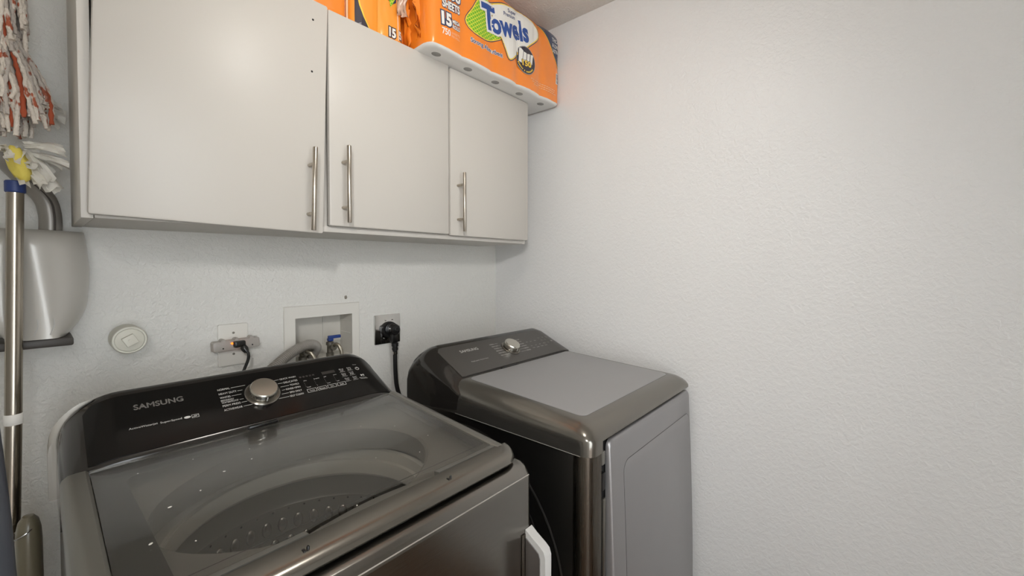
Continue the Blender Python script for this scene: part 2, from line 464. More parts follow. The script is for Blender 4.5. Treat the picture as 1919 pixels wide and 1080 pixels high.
def face_fn(pt, P0, P1, off):
    """panel coordinates (x, b) -> world on the sloping control face"""
    d = Vector((0, P1[0]-P0[0], P1[1]-P0[1])); d.normalize(); nrm = Vector((1, 0, 0)).cross(d)
    if nrm.z < 0: nrm = -nrm
    def f(x, b, o=off):
        q = Vector((x, P0[0], P0[1]))+d*b
        return pt(x, q.y, q.z)+nrm*o
    return f, nrm, d

def panel_slab(name, f, x0, x1, b0, b1, t, m, parent, nx=48, nb=5, rc=.012):
    xs = [x0+(x1-x0)*i/nx for i in range(nx+1)]
    rings = []
    for x in xs:
        dx = min(x-x0, x1-x); ins = 0 if dx >= rc else rc-math.sqrt(max(0, rc*rc-(rc-dx)**2))
        top = [f(x, b0+ins*.3+(b1-b0-1.3*ins)*j/nb, t) for j in range(nb+1)]
        bot = [f(x, b0+ins*.3+(b1-b0-1.3*ins)*j/nb, -.004) for j in range(nb, -1, -1)]
        rings.append(top+bot)
    return obj(name, loft(rings), m, parent, angle=40)

def knob(parent, f, nrm, x, b, r, h, name='knob', ring=1.24):
    o = f(x, b, 0.)
    kb = obj('knob_ring', lathe([(0, 0), (r*ring, 0), (r*ring, .0035), (r*ring*.95, .005), (r*1.02, .005), (r*1.0, .003), (0, .003)], 40, frame(o, nrm)), 'rail', parent)
    k = obj(name, lathe([(r*.93, .002), (r*.97, h*.25), (r*.97, h*.3), (r, h*.34), (r, h*.80), (r*.97, h*.9), (r*.90, h), (0, h+.0006)], 44, frame(o, nrm)), 'knob', parent)
    a = frame(o, nrm, (0, -1, .2)); obj('pointer_mark', prism(rrect(.002, h*.5, .0006, 2), a @ Matrix.Translation((r+.0, 0, h*.55)) @ Matrix.Rotation(math.pi/2, 4, 'Y') @ Matrix.Rotation(math.pi/2, 4, 'Z'), .0006), 'white_print', k)
    return k

def lettering(parent, f, s, x, b, height, width=None, m='white_print', bold=0., line=None, name='lettering', align='LEFT', extra=None):
    bm = fit_w(text2d(s, .02, bold), width, height)
    wd = max(v.co.x for v in bm.verts)
    if align == 'RIGHT': x = x-wd
    if align == 'CENTER': x = x-wd/2
    place2d(bm, x, b)
    if line: bm = join(bm, rect2d(line[0], line[1], b+height*.42, b+height*.42+.0009))
    if extra: bm = join(bm, *extra)
    cut2d(bm, .06); map2d(bm, lambda u, v: f(u, v))
    return obj(name, bm, m, parent, smooth=False)

# ------------------------------------------------------------------ washing machine
WX0, WX1 = -1.535, -.85
t = washer = thing('washing_machine', (-1.1925, -.55, 0), 'black stainless top-load washing machine with glass lid, in the foreground below the cabinet', 'washing machine')
bm = box(WX0+.004, WX1-.004, -.880, -.185, .02, .905, .012, 3, lambda c: abs(c.z-.46) < .1)
bmesh.ops.delete(bm, geom=[f for f in bm.faces if f.calc_center_median().z > .9], context='FACES')
obj('body', bm, 'steel_dk', t)
for x in (WX0+.05, WX1-.05):
    for y in (-.84, -.23): obj('foot', lathe([(0, 0), (.022, 0), (.022, .012), (.012, .016), (.012, .03)], 16, Matrix.Translation((x, y, 0))), 'black', t)
# front panel: profile in y,z swept along x with rounded vertical corners
prof = [(-.880, .05), (-.898, .05), (-.911, .06), (-.911, .914), (-.9105, .918), (-.908, .921), (-.900, .932), (-.897, .934), (-.880, .9375), (-.862, .9375), (-.862, .90), (-.880, .88)]
rings = []
for d in (0, .002, .006, .012):
    k = .012-math.sqrt(max(0, .012**2-(.012-d)**2))
    rings.append([(WX0+d, y+(k if y < -.881 else 0), z) for y, z in prof])
rings2 = [[(WX0+WX1-p[0], p[1], p[2]) for p in r] for r in reversed(rings)]
obj('front_panel', loft(rings+rings2), 'steel_fr', t)
obj('edge_trim', tube([Vector((WX0+.010, -.9095, .9195)), Vector((-1.19, -.9095, .9195)), Vector((WX1-.008, -.9095, .9195))], .0011, 8), 'edge', t)
# console
HY, HZ, TY, TZ = -.40, 1.005, -.265, 1.10
prof = [(-.195, .905), (-.196, 1.0), (-.203, 1.055), (-.218, 1.085), (-.238, 1.099), (-.252, 1.1035), (TY, TZ), (HY+.004, HZ+.0028), (HY, HZ-.004), (-.402, .985), (-.402, .905)]
con, wpt = console(t, WX0, WX1, prof, .095, .088, .96, 1.1035, 'console')
shell = [(-.186, .905), (-.187, 1.0), (-.195, 1.057), (-.211, 1.087), (-.234, 1.1010), (-.240, 1.060), (-.240, .905)]  # rear part of the console, split off to carry the painted reflection
xs_ = [WX0-.001+.095*(1-math.cos(math.pi/2*i/12)) for i in range(13)]; xs_ += [WX0+WX1-x for x in reversed(xs_)]
obj('console_back', loft([[wpt(min(max(x, WX0), WX1), y, z)+Vector((-.011 if x < -1.4 and x < WX0+.05 else (.005 if x > WX1-.05 else 0), 0, -.001)) for y, z in shell] for x in xs_]), 'shell', t, angle=28)
wf, wn, wd_ = face_fn(wpt, (HY, HZ), (TY, TZ), .0026)
pan = panel_slab('control_panel', wf, WX0+.036, WX1-.020, .006, .158, .002, 'panel', t, nx=60)
k = knob(t, lambda x, b, o=0: wf(x, b, .002), wn, -1.190, .086, .0315, .024)
for dx_, db_ in ((0, 0), (.0009, 0), (.0004, .0006), (.0004, -.0005)): lettering(pan, wf, 'SAMSUNG', -1.4255+dx_, .1115+db_, .0135, .0825, 'grey_print', .0)
lettering(pan, wf, 'ActiveWaterjet', -1.438, .0615, .0062, .045)
lettering(pan, wf, 'SuperSpeed', -1.389, .0605, .0062, .036)
# oval badge and square badge
ov = poly2d([(-1.3435+.006*math.cos(a*math.pi/8), .0635+.0032*math.sin(a*math.pi/8)) for a in range(16)])
map2d(ov, wf); obj('oval_mark', ov, 'white_print', pan, smooth=False)
sq = join(rect2d(-1.336, -1.323, .0585, .0593), rect2d(-1.336, -1.323, .0665, .0673), rect2d(-1.336, -1.3352, .0585, .0673), rect2d(-1.3238, -1.323, .0585, .0673), rect2d(-1.334, -1.327, .0612, .0622), rect2d(-1.332, -1.325, .0635, .0645))
map2d(sq, wf); obj('square_mark', sq, 'white_print', pan, smooth=False)
for s, b, w, le in (('NORMAL', .1195, .025, -1.219), ('HEAVY DUTY', .1065, .036, -1.228), ('WHITES', .0945, .021, -1.233), ('BEDDING/', .086, .026, None), ('WATERPROOF', .0795, .034, -1.232), ('PERM PRESS', .0695, .036, -1.227), ('ACTIVEWEAR', .057, .037, -1.216)):
    lettering(pan, wf, s, -1.2765, b, .0050 if le is None or s == 'WATERPROOF' else .0058, w, line=(-1.2765+w+.002, le) if le else None, name='cycle_label')
for s, b, x0, ls in (('QUICK WASH', .1165, -1.141, -1.155), ('DELICATES', .1035, -1.135, -1.149), ('TOWELS', .0915, -1.123, -1.146), ('RINSE+SPIN', .0800, -1.136, -1.146), ('SPIN ONLY', .0680, -1.131, -1.150), ('SELF CLEAN', .0560, -1.134, -1.160)):
    lettering(pan, wf, s, x0, b, .0058, -1.101-x0, line=(ls, x0-.002), name='cycle_label')
def btn(x0, x1, b0, b1, w=.0009):
    return [rect2d(x0, x1, b0, b0+w), rect2d(x0, x1, b1-w, b1), rect2d(x0, x0+w, b0, b1), rect2d(x1-w, x1, b0, b1)]
for s, x0 in (('Temp', -1.0895), ('Rinse', -1.0625), ('Spin', -1.0355), ('Soil', -1.0085)):
    lettering(pan, wf, s, x0+.012, .0595, .0052, None, align='CENTER', extra=btn(x0, x0+.024, .057, .0685), name='button_label')
for i, (a, b_) in enumerate((('Hot', 'Cold'), ('5 extra', '1'), ('High', 'Low'), ('Heavy', 'Light'))):
    x = -1.087+.027*i
    dots = [rect2d(x-.001, x-.0002, .078+.0058*j, .0788+.0058*j) for j in range(4)]
    lettering(pan, wf, a, x, .0975, .0034, extra=dots, name='button_label'); lettering(pan, wf, b_, x+.001, .0735, .0034, name='button_label')
for x, b, a, c2 in ((-.983, .107, 'Pre', 'Soak'), (-.960, .107, 'Delay', 'End'), (-.983, .089, 'Extra', 'Rinse'), (-.960, .089, 'Deep', 'Fill'), (-.981, .070, 'Drum', 'Clean'), (-.958, .070, 'Smart', 'Care')):
    lettering(pan, wf, a, x, b+.0055, .0042, .012, name='button_label', extra=[rect2d(x-.002, x+.014, b-.0035, b-.0029)]); lettering(pan, wf, c2, x+.001, b, .0042, .010, name='button_label')
N_ = 20
ringp = []
for i in range(N_):
    a, a2 = 2*math.pi*i/N_+.0, 2*math.pi*(i+1)/N_
    ringp.append(poly2d([(-.931+r*math.cos(q), .107+r*math.sin(q)) for r, q in ((.0046, a), (.0058, a), (.0058, a2), (.0046, a2))]))
pw = join(*ringp, rect2d(-.9315, -.9305, .107, .1125)); map2d(pw, wf); obj('power_symbol', pw, 'white_print', pan, smooth=False)
pl = join(poly2d(((-.932, .075), (-.926, .079), (-.932, .083))), rect2d(-.9255, -.9243, .075, .083), rect2d(-.9228, -.9216, .075, .083), rect2d(-.938, -.916, .0655, .0662)); map2d(pl, wf); obj('start_symbol', pl, 'white_print', pan, smooth=False)
lettering(pan, wf, 'Power', -.938, .1215, .003, name='button_label'); lettering(pan, wf, 'Start/Pause', -.940, .068, .003, .022, name='button_label')
for i in range(5):
    ic = rect2d(-1.094+.0085*i, -1.088+.0085*i, .1105, .1165); map2d(ic, wf); obj('status_icon', ic, 'dim_print', pan, smooth=False)
dsp = rect2d(-1.034, -.997, .1075, .1175); map2d(dsp, wf); obj('display', dsp, 'dim_print', pan, smooth=False)

# top cover: side rails, front rail, deck, glass lid
def rail_profile(x_out, x_in):
    s = 1 if x_in > x_out else -1
    return [(x_out, -.045), (x_out, -.012), (x_out+s*.003, -.005), (x_out+s*.010, .0005), (x_out+s*.02, .002), (x_in-s*.004, .002), (x_in, -.001), (x_in, -.030)]
def lid_z(y):                                   # slope of the top from the hinge to the front
    return HZ-.004+(y-HY)*(.038/.45)
for xo, xi in ((WX0, WX0+.036), (WX1, WX1-.030)):
    rings = [[(x, y, lid_z(y)+dz) for x, dz in rail_profile(xo, xi)] for y in (-.403, -.5, -.6, -.7, -.80, -.836)]
    obj('side_rail', loft(rings), 'railtop', t)
# front rail: bullnose profile, rounded in plan at both ends
fy = -.862
zf = lid_z(fy)
bull = [(fy+.030, zf+.0035), (fy, zf+.002), (fy-.010, zf+.000), (fy-.018, zf-.004), (fy-.0225, zf-.009), (fy-.024, zf-.014), (fy-.022, zf-.018), (fy-.017, zf-.0205), (fy+.03, zf-.0205)]
rings = []
for i in range(9):
    d = .05*(1-math.cos(math.pi/2*i/8)); kx = .05-math.sqrt(max(0, .05**2-(.05-d)**2))
    rings.append([(WX0+d, fy+.03+(y-fy-.03)*max(.30, 1-kx/.062), z-(.004 if i == 0 else 0)) for y, z in bull])
rings += [[(WX0+WX1-p[0], p[1], p[2]) for p in r] for r in reversed(rings)]
obj('front_rail', loft(rings), 'rail', t, angle=40)
# flat ledge between glass and bullnose, with the finger pocket
PX0, PX1 = -1.290, -1.040
def ledge(x0, x1):
    return loft([[(x, -.815, lid_z(-.815)-.002), (x, fy+.032, lid_z(fy+.03)+.002), (x, fy+.032, zf-.015), (x, -.815, zf-.015)] for x in (x0, x1)])
obj('ledge', ledge(WX0+.036, PX0), 'railtop', t); obj('ledge', ledge(PX1, WX1-.03), 'railtop', t)
bm = loft([[(x, -.815+.016*math.sin(math.pi*(i/12)), lid_z(-.80)-.012), (x, -.826, lid_z(-.826)-.010), (x, fy+.028, lid_z(fy)-.001), (x, fy+.028, zf-.03), (x, -.79, zf-.03)] for i, x in enumerate([PX0+(PX1-PX0)*j/12 for j in range(13)])])
obj('finger_pocket', bm, 'railtop', t)
for x in (PX0-.014, PX1+.004):
    obj('latch_peg', lathe([(.0024, 0), (.0024, .005), (.0015, .0065), (0, .0065)], 12, frame((x, fy+.002, zf), (0, 0, 1))), 'blackgloss', t)
    obj('latch_slot', box(x-.008, x-.0035, fy-.002, fy+.006, zf-.001, zf+.0032, .001), 'black', t)
# deck under the glass with the round opening
TCX, TCY, TR = -1.195, -.605, .236
def sq_ring(x0, x1, y0, y1, n=48):
    out = []
    for i in range(n):
        a = 2*math.pi*(i+.5)/n; c_, s_ = math.cos(a), math.sin(a)
        tx = ((x1-TCX)/c_ if c_ > 0 else (x0-TCX)/c_); ty = ((y1-TCY)/s_ if s_ > 0 else (y0-TCY)/s_)
        k_ = min(tx, ty); out.append((TCX+c_*k_, TCY+s_*k_))
    return out
outer = sq_ring(WX0+.036, WX1-.03, -.815, -.405)
circ = lambda r: [(TCX+(r+.014)*math.cos(2*math.pi*(i+.5)/48), TCY-.003+(r-.046)*math.sin(2*math.pi*(i+.5)/48)) for i in range(48)]
rings = [[(x, y, lid_z(y)-.012) for x, y in outer], [(x*.97+TCX*.03, y*.97+TCY*.03, lid_z(y)-.026) for x, y in outer],
         [(x, y, .952+(y-TCY)*.05) for x, y in circ(TR+.008)], [(x, y, .947+(y-TCY)*.05) for x, y in circ(TR+.002)], [(x, y, .900) for x, y in circ(TR+.004)]]
obj('tub_deck', loft(rings, True, False), 'deck', t)
mt = Matrix.Translation((TCX, TCY, 0))
obj('balance_ring', lathe([(.272, .880), (.262, .889), (.255, .892), (.248, .889), (.245, .880), (.243, .868), (.238, .865), (.234, .867), (.231, .860), (.230, .835), (.235, .828), (.262, .826)], 64, mt, False), 'ring', t)
dr = obj('drum', lathe([(.250, .832), (.247, .775), (.245, .770), (.248, .762), (.248, .50), (.235, .47), (.12, .455), (0, .46)], 64, mt, False), 'drum', t)
bm = bmesh.new(); bmesh.ops.create_uvsphere(bm, u_segments=8, v_segments=6, radius=1)
dimple_me = bpy.data.meshes.new('dimple'); bm.to_mesh(dimple_me); bm.free(); dimple_me.materials.append(M['dimple'])
for p in dimple_me.polygons: p.use_smooth = True
for row in range(3):
    for i in range(30):
        a = 2*math.pi*(i+.5*(row % 2))/44+math.radians(-25)
        o = bpy.data.objects.new('dimple', dimple_me); C.objects.link(o); o.parent = dr
        o.location = Vector((TCX+.2475*math.cos(a), TCY+.2475*math.sin(a), .725-.05*row))-washer.location
        o.rotation_euler = (0, 0, a); o.scale = (.006, .0115, .018)
bm = bmesh.new(); bmesh.ops.create_circle(bm, segments=8, radius=1, cap_ends=True)
hole_me = bpy.data.meshes.new('drain_hole'); bm.to_mesh(hole_me); bm.free(); hole_me.materials.append(M['void'])
for row in range(2):
    for i in range(28):
        a = 2*math.pi*(i+.5*row)/44+math.radians(-20)
        o = bpy.data.objects.new('drain_hole', hole_me); C.objects.link(o); o.parent = dr
        o.location = Vector((TCX+.2462*math.cos(a), TCY+.2462*math.sin(a), .762-.05*row))-washer.location
        o.rotation_euler = (0, -math.pi/2, a); o.scale = (.0026,)*3
# lid: glass slab, printed border
GX0, GX1, GY0, GY1 = WX0+.037, WX1-.031, -.815, -.406
def glass_front(x):
    if PX0 < x < PX1: return GY0+.012*math.sin(math.pi*(x-PX0)/(PX1-PX0))
    return GY0
xs = [GX0, PX0-.001] + [PX0+(PX1-PX0)*i/14 for i in range(15)] + [PX1+.001, GX1]
rings = []
for x in xs:
    y0 = glass_front(x); rings.append([(x, GY1, lid_z(GY1)+.001), (x, GY1, lid_z(GY1)-.004), (x, y0, lid_z(y0)-.004), (x, y0, lid_z(y0)-.0005), (x, y0+.001, lid_z(y0)+.001)])
lid = obj('glass_lid', loft(rings), 'lid_glass', t)
bm = bmesh.new()
wx0, wx1, wy0, wy1 = -1.456, -.897, -.793, -.458
def zf_(y): return lid_z(y)-.0048
oo = [(GX0+.001, GY0+.020), (GX1-.001, GY0+.020), (GX1-.001, GY1), (GX0+.001, GY1)]
k = 5; inn = []
for cx, cy, a0 in ((wx0+.014, wy0+.001, 180), (wx1-.014, wy0+.001, 270), (wx1-.018, wy1-.018, 0), (wx0+.018, wy1-.018, 90)):
    r = .018 if cy > -.6 else .001
    inn.append([(cx+r*math.cos(math.radians(a0+90*i/k)), cy+r*math.sin(math.radians(a0+90*i/k))) for i in range(k+1)])
V = lambda p: bm.verts.new((p[0], p[1], zf_(p[1])))
OV = [V(p) for p in oo]; IV = [[V(p) for p in q] for q in inn]
for i in range(4):
    for a, b_ in zip(IV[i], IV[i][1:]): bm.faces.new((OV[i], a, b_))
    bm.faces.new((OV[i], IV[i][-1], IV[(i+1) % 4][0], OV[(i+1) % 4]))
b_ = obj('printed_border', bm, 'lid_border', lid, smooth=False)
bm = bmesh.new()
for x, y, r in ((-1.42, -.62, .0022), (-1.375, -.60, .0015), (-1.33, -.56, .0018), (-1.28, -.545, .0012), (-1.455, -.70, .0022), (-1.41, -.735, .0012), (-1.44, -.47, .001), (-1.36, -.475, .0009), (-1.27, -.50, .0008), (-1.10, -.70, .0009), (-1.02, -.74, .001), (-.96, -.69, .0009), (-.99, -.60, .001), (-1.05, -.55, .0008), (-1.2, -.62, .0009)):
    mtx = Matrix.Translation((x, y, lid_z(y)+.0012)) @ Matrix.Rotation(random.random()*3, 4, 'Z') @ Matrix.Diagonal((r*1.5, r, r*.4, 1))
    bmesh.ops.create_icosphere(bm, subdivisions=1, radius=1, matrix=mtx)
o = obj('lint_specks', bm, 'lint', lid); o['kind'] = 'stuff'
obj('lid_hinge', box(-1.243, -1.182, -.409, -.3985, HZ-.004, HZ+.003, .002), 'blackgloss', t)
# folded holder at the front right corner
t2 = thing('side_holder', (-.86, -.92, .50), 'pale grey bracket with brushed metal face on the right edge of the washer front', 'bracket')
fy_ = frame((-.872, 0, 0), (1, 0, 0), (0, 1, 0))       # outline in y, z swept along x
ho = [(-.9115, .50), (-.9115, .806), (-.926, .797), (-.950, .785), (-.960, .778), (-.9645, .766), (-.9645, .50)]
obj('holder_shell', prism(ho[::-1], fy_, .022, .001), 'holder', t2)
hi = [(-.913, .505), (-.915, .789), (-.938, .776), (-.948, .770), (-.952, .760), (-.952, .505)]
obj('holder_face', prism(hi[::-1], frame((-.8745, 0, 0), (1, 0, 0), (0, 1, 0)), .004), 'holdin', t2)
obj('mount_strip', box(-.884, -.8725, -.9135, -.9112, .50, .798, .001), 'steel_col', t2)

# ------------------------------------------------------------------ dryer
DX0, DX1 = -.711, -.026
t = dryer = thing('dryer', (-.3685, -.6, 0), 'dark grey front-load dryer with matte top, standing in the corner by the right wall', 'dryer')
obj('body', box(DX0+.004, DX1-.004, -.930, -.245, .02, .915, .006, 2, lambda c: abs(c.z-.46) < .1), 'steel_dk', t)
for x in (DX0+.05, DX1-.05):
    for y in (-.88, -.29): obj('foot', lathe([(0, 0), (.022, 0), (.022, .012), (.012, .016), (.012, .03)], 16, Matrix.Translation((x, y, 0))), 'black', t)
# embossed arc of the left side panel
arc = [Vector((DX0+.0080, -.56+.34*math.cos(math.radians(a)), .52+.37*math.sin(math.radians(a)))) for a in range(60, 260, 6)]
obj('side_emboss', tube(arc, .006, 8), 'steel_dk', t)
arc = [Vector((DX0+.0068, -.56+.29*math.cos(math.radians(a)), .52+.32*math.sin(math.radians(a)))) for a in range(60, 260, 6)]
obj('side_emboss', tube(arc, .004, 8), 'steel_dk', t)
# front corner columns
def column(xo, s):
    pts = [(xo, -.928), (xo, -.945), (xo+s*.004, -.958), (xo+s*.012, -.967), (xo+s*.024, -.971), (xo+s*.058, -.972), (xo+s*.058, -.93)]
    return loft([[(x, y, z) for x, y in pts] for z in (.03, .5, .918)])
obj('seam_trim', tube([Vector((DX0+.0005, -.947, .9185)), Vector((DX0+.0005, -.60, .9185)), Vector((DX0+.0005, -.50, .9185))], .0010, 6), 'edge', t)
obj('seam_trim', tube([Vector((DX0+.002, -.9285, .916)), Vector((DX0+.002, -.9285, .04))], .0010, 6), 'edge', t)
obj('corner_column', column(DX0, 1), 'steel_col', t); obj('corner_column', column(DX1, -1), 'steel_col', t)
obj('door_recess', box(DX0+.05, DX1-.05, -.958, -.92, .05, .935), 'void', t)
obj('hinge_cover', box(DX0+.076, DX0+.092, -.968, -.956, .55, .79, .003), 'rail', t); obj('hinge_cover', box(DX0+.074, DX0+.090, -.966, -.956, .875, .91, .003), 'railtop', t)
obj('hinge_cover', box(DX0+.074, DX0+.090, -.966, -.956, .81, .855, .003), 'blackgloss', t)
# top cover: sloping bevelled slab
DHY, DHZ, DTY, DTZ = -.48, 1.015, -.335, 1.09
def dz_(y): return .990+(y+.92)*(.023/.43)
rings = []
for y in [-.978, -.9775, -.976, -.973, -.968, -.962, -.954, -.945, -.935, -.92, -.80, -.65, -.49, -.40, -.253]:
    f_ = max(0, (-.92-y)/.058); zt = dz_(min(y, -.49))-.034*(1-math.sqrt(max(0, 1-f_*f_)))
    pr_ = max(0, (-.948-y)/.030); ix = .030*(1-math.sqrt(max(0, 1-pr_*pr_)))
    xa, xb = DX0+ix, DX1-ix; dr_ = max(.004, zt-.953)
    lo = .919 if y < -.5 else .919-.020*(y+.5)/.25
    arcs = [(math.sin(math.radians(a)), math.cos(math.radians(a))) for a in range(0, 91, 15)]
    left = [(xa+.062*(1-c_), y, zt-dr_*(1-s_)) for s_, c_ in arcs]
    rings.append([(xa, y, lo), (xa, y, (lo+zt-dr_)/2)] + left + [(xb-.062*(1-c_), y, zt-dr_*(1-s_)) for s_, c_ in reversed(arcs)] + [(xb, y, (lo+zt-dr_)/2), (xb, y, lo)])
bm = loft(rings)
cov = obj('top_cover', bm, 'rail', None, angle=50)
cut = obj('cutter', box(DX0+.054, DX1+.01, -1.0, -.955, .90, .9475), 'void')
md = cov.modifiers.new('b', 'BOOLEAN'); md.object = cut; md.operation = 'DIFFERENCE'; md.solver = 'EXACT'
bpy.context.view_layer.update()
me = bpy.data.meshes.new_from_object(cov.evaluated_get(bpy.context.evaluated_depsgraph_get()))
bpy.data.objects.remove(cov); bpy.data.objects.remove(cut)
link('top_cover', me, 'rail', t, True, 50)
bm = bmesh.new()
ol = rrect(.562, .425, .022, 6); rings = []
for ins, dz in ((0, -.004), (0, .0008), (.002, .0018), (.004, .0018)):
    rings.append([(-.3685+p[0]*(1-ins/.28), -.7065+p[1]*(1-ins/.21), dz_(-.7065+p[1])+dz) for p in ol])
obj('top_panel', loft(rings), 'dtop', t)
prof = [(-.250, .93), (-.251, 1.0), (-.258, 1.045), (-.275, 1.075), (-.297, 1.089), (-.318, 1.0945), (DTY, DTZ), (DHY+.004, DHZ+.0012), (DHY-.004, DHZ-.004), (-.515, .990), (-.508, .930), (-.40, .915), (-.252, .905)]
con, dpt = console(t, DX0-.0015, DX1+.0015, prof, .085, .070, .96, 1.0945, 'console')
df, dn, dd_ = face_fn(dpt, (DHY, DHZ), (DTY, DTZ), .0026)
pan = panel_slab('control_panel', df, DX0+.052, DX1-.020, .002, .156, .002, 'dpanel', t, nx=60)
knob(t, lambda x, b, o=0: df(x, b, .002), dn, -.350, .080, .0315, .026)
for dx_, db_ in ((0, 0), (.0010, 0), (.0005, .0006), (.0005, -.0005)): lettering(pan, df, 'SAMSUNG', -.5815+dx_, .1105+db_, .0125, .086, 'white_print', .0)
lettering(pan, df, 'MultiControl', -.575, .0545, .0055, .036); lettering(pan, df, 'Sensor Dry', -.534, .0545, .0055, .040)
for i, (s, w) in enumerate((('NORMAL', .024), ('HEAVY DUTY', .036), ('TOWELS', .026), ('BEDDING', .032), ('PERM PRESS', .036), ('DELICATES', .034))):
    lettering(pan, df, s, -.429, .1185-.0135*i, .0058, w, line=(-.429+w+.002, -.385 if i < 5 else -.378), name='cycle_label')
lettering(pan, df, 'TIME DRY', -.429, .041, .0038, .026, 'p_grey', name='cycle_label')
for i, (s, w) in enumerate((('AIR FLUFF', .026), ('QUICK DRY', .027), ('TIME DRY', .028), ('STEAM', .029), ('REFRESH', .027), ('WRINKLE', .026))):
    lettering(pan, df, s, -.286, .1155-.0138*i, .0056, w, line=(-.312 if i < 5 else -.318, -.288), name='cycle_label')
for i in range(4):
    x = -.242+.027*i
    if i < 3: lettering(pan, df, ('High', 'More', 'Max')[i], x, .092, .0038, .010, name='button_label')
    lettering(pan, df, ('Low', 'Less', '20', 'Off')[i], x+.004, .0655, .0034, .008, name='button_label'); lettering(pan, df, ('Temp', 'Level', 'Time', 'Care')[i], x, .052, .0042, .016, name='button_label')
for x, b, a, c2 in ((-.152, .099, 'Eco', 'Dry'), (-.128, .099, 'Alarm', 'Off'), (-.150, .082, 'Rack', 'Dry'), (-.128, .082, 'Vent', 'Sense'), (-.152, .062, 'Child', 'Lock'), (-.128, .062, 'Smart', 'Care')):
    lettering(pan, df, a, x, b+.005, .0038, .013, 'grey_print', name='button_label'); lettering(pan, df, c2, x, b, .0038, .011, 'grey_print', name='button_label')
rp = []
for i in range(N_):
    a, a2 = 2*math.pi*i/N_, 2*math.pi*(i+1)/N_
    rp.append(poly2d([(-.098+r*math.cos(q), .101+r*math.sin(q)) for r, q in ((.0046, a), (.0058, a), (.0058, a2), (.0046, a2))]))
pw = join(*rp, rect2d(-.0985, -.0975, .101, .1065)); map2d(pw, df); obj('power_symbol', pw, 'grey_print', pan, smooth=False)
pl = join(poly2d(((-.097, .068), (-.091, .072), (-.097, .076))), rect2d(-.0905, -.0893, .068, .076), rect2d(-.0878, -.0866, .068, .076)); map2d(pl, df); obj('start_symbol', pl, 'white_print', pan, smooth=False)
obj('lid_hinge', box(-.485, -.405, DHY-.012, DHY-.001, DHZ-.008, DHZ+.002, .002), 'blackgloss', t)
# door: bowed slab and proud inner panel
def door_y(z): return -.970-.020*math.sin(min(1, max(0, (.93-z)/.70))*math.pi/2)
def bowed(x0, x1, z0, z1, r, ydeep, lift, bev, name, m, parent):
    ol = rrect(x1-x0, z1-z0, r, 6); pts = []
    n = len(ol)                                   # split long sides so the bow follows
    for i in range(n):
        a, b = ol[i], ol[(i+1) % n]; L = math.hypot(b[0]-a[0], b[1]-a[1]); kk = max(1, int(L/.08))
        for j in range(kk): pts.append((a[0]+(b[0]-a[0])*j/kk, a[1]+(b[1]-a[1])*j/kk))
    cx, cz = (x0+x1)/2, (z0+z1)/2; w, h = x1-x0, z1-z0
    def ring(ins, f): return [(cx+p[0]*(1-2*ins/w), f(cz+p[1]*(1-2*ins/h)), cz+p[1]*(1-2*ins/h)) for p in pts]
    R = [ring(0, lambda z: ydeep), ring(0, lambda z: door_y(z)-lift+bev), ring(bev*.4, lambda z: door_y(z)-lift+bev*.3), ring(bev, lambda z: door_y(z)-lift)]
    bm = loft(R, True, False); bm.faces.new([v for v in bm.verts][-len(pts):])
    # fill front with strips: split the n-gon horizontally so that it bows
    f = [f for f in bm.faces if len(f.verts) == len(pts)]
    for q in [z0+(z1-z0)*i/10 for i in range(1, 10)]:
        ff = [f for f in bm.faces if len(f.verts) > 4]
        gv = set(v for f in ff for v in f.verts); ge = set(e for f in ff for e in f.edges)
        bmesh.ops.bisect_plane(bm, geom=list(gv)+list(ge)+ff, plane_co=(0, 0, q), plane_no=(0, 0, 1))
    return obj(name, bm, m, parent, angle=40)
dd = bowed(DX0+.096, DX1-.004, .20, .934, .022, -.962, .004, .006, 'door', 'ddoor', t)
bowed(DX0+.1645, DX1-.0165, .2285, .8575, .0315, -.972, .0043, .0003, 'inset_groove', 'black', dd)
bowed(DX0+.166, DX1-.018, .23, .856, .030, -.972, .0046, .0004, 'door_inset', 'ddoor', dd)

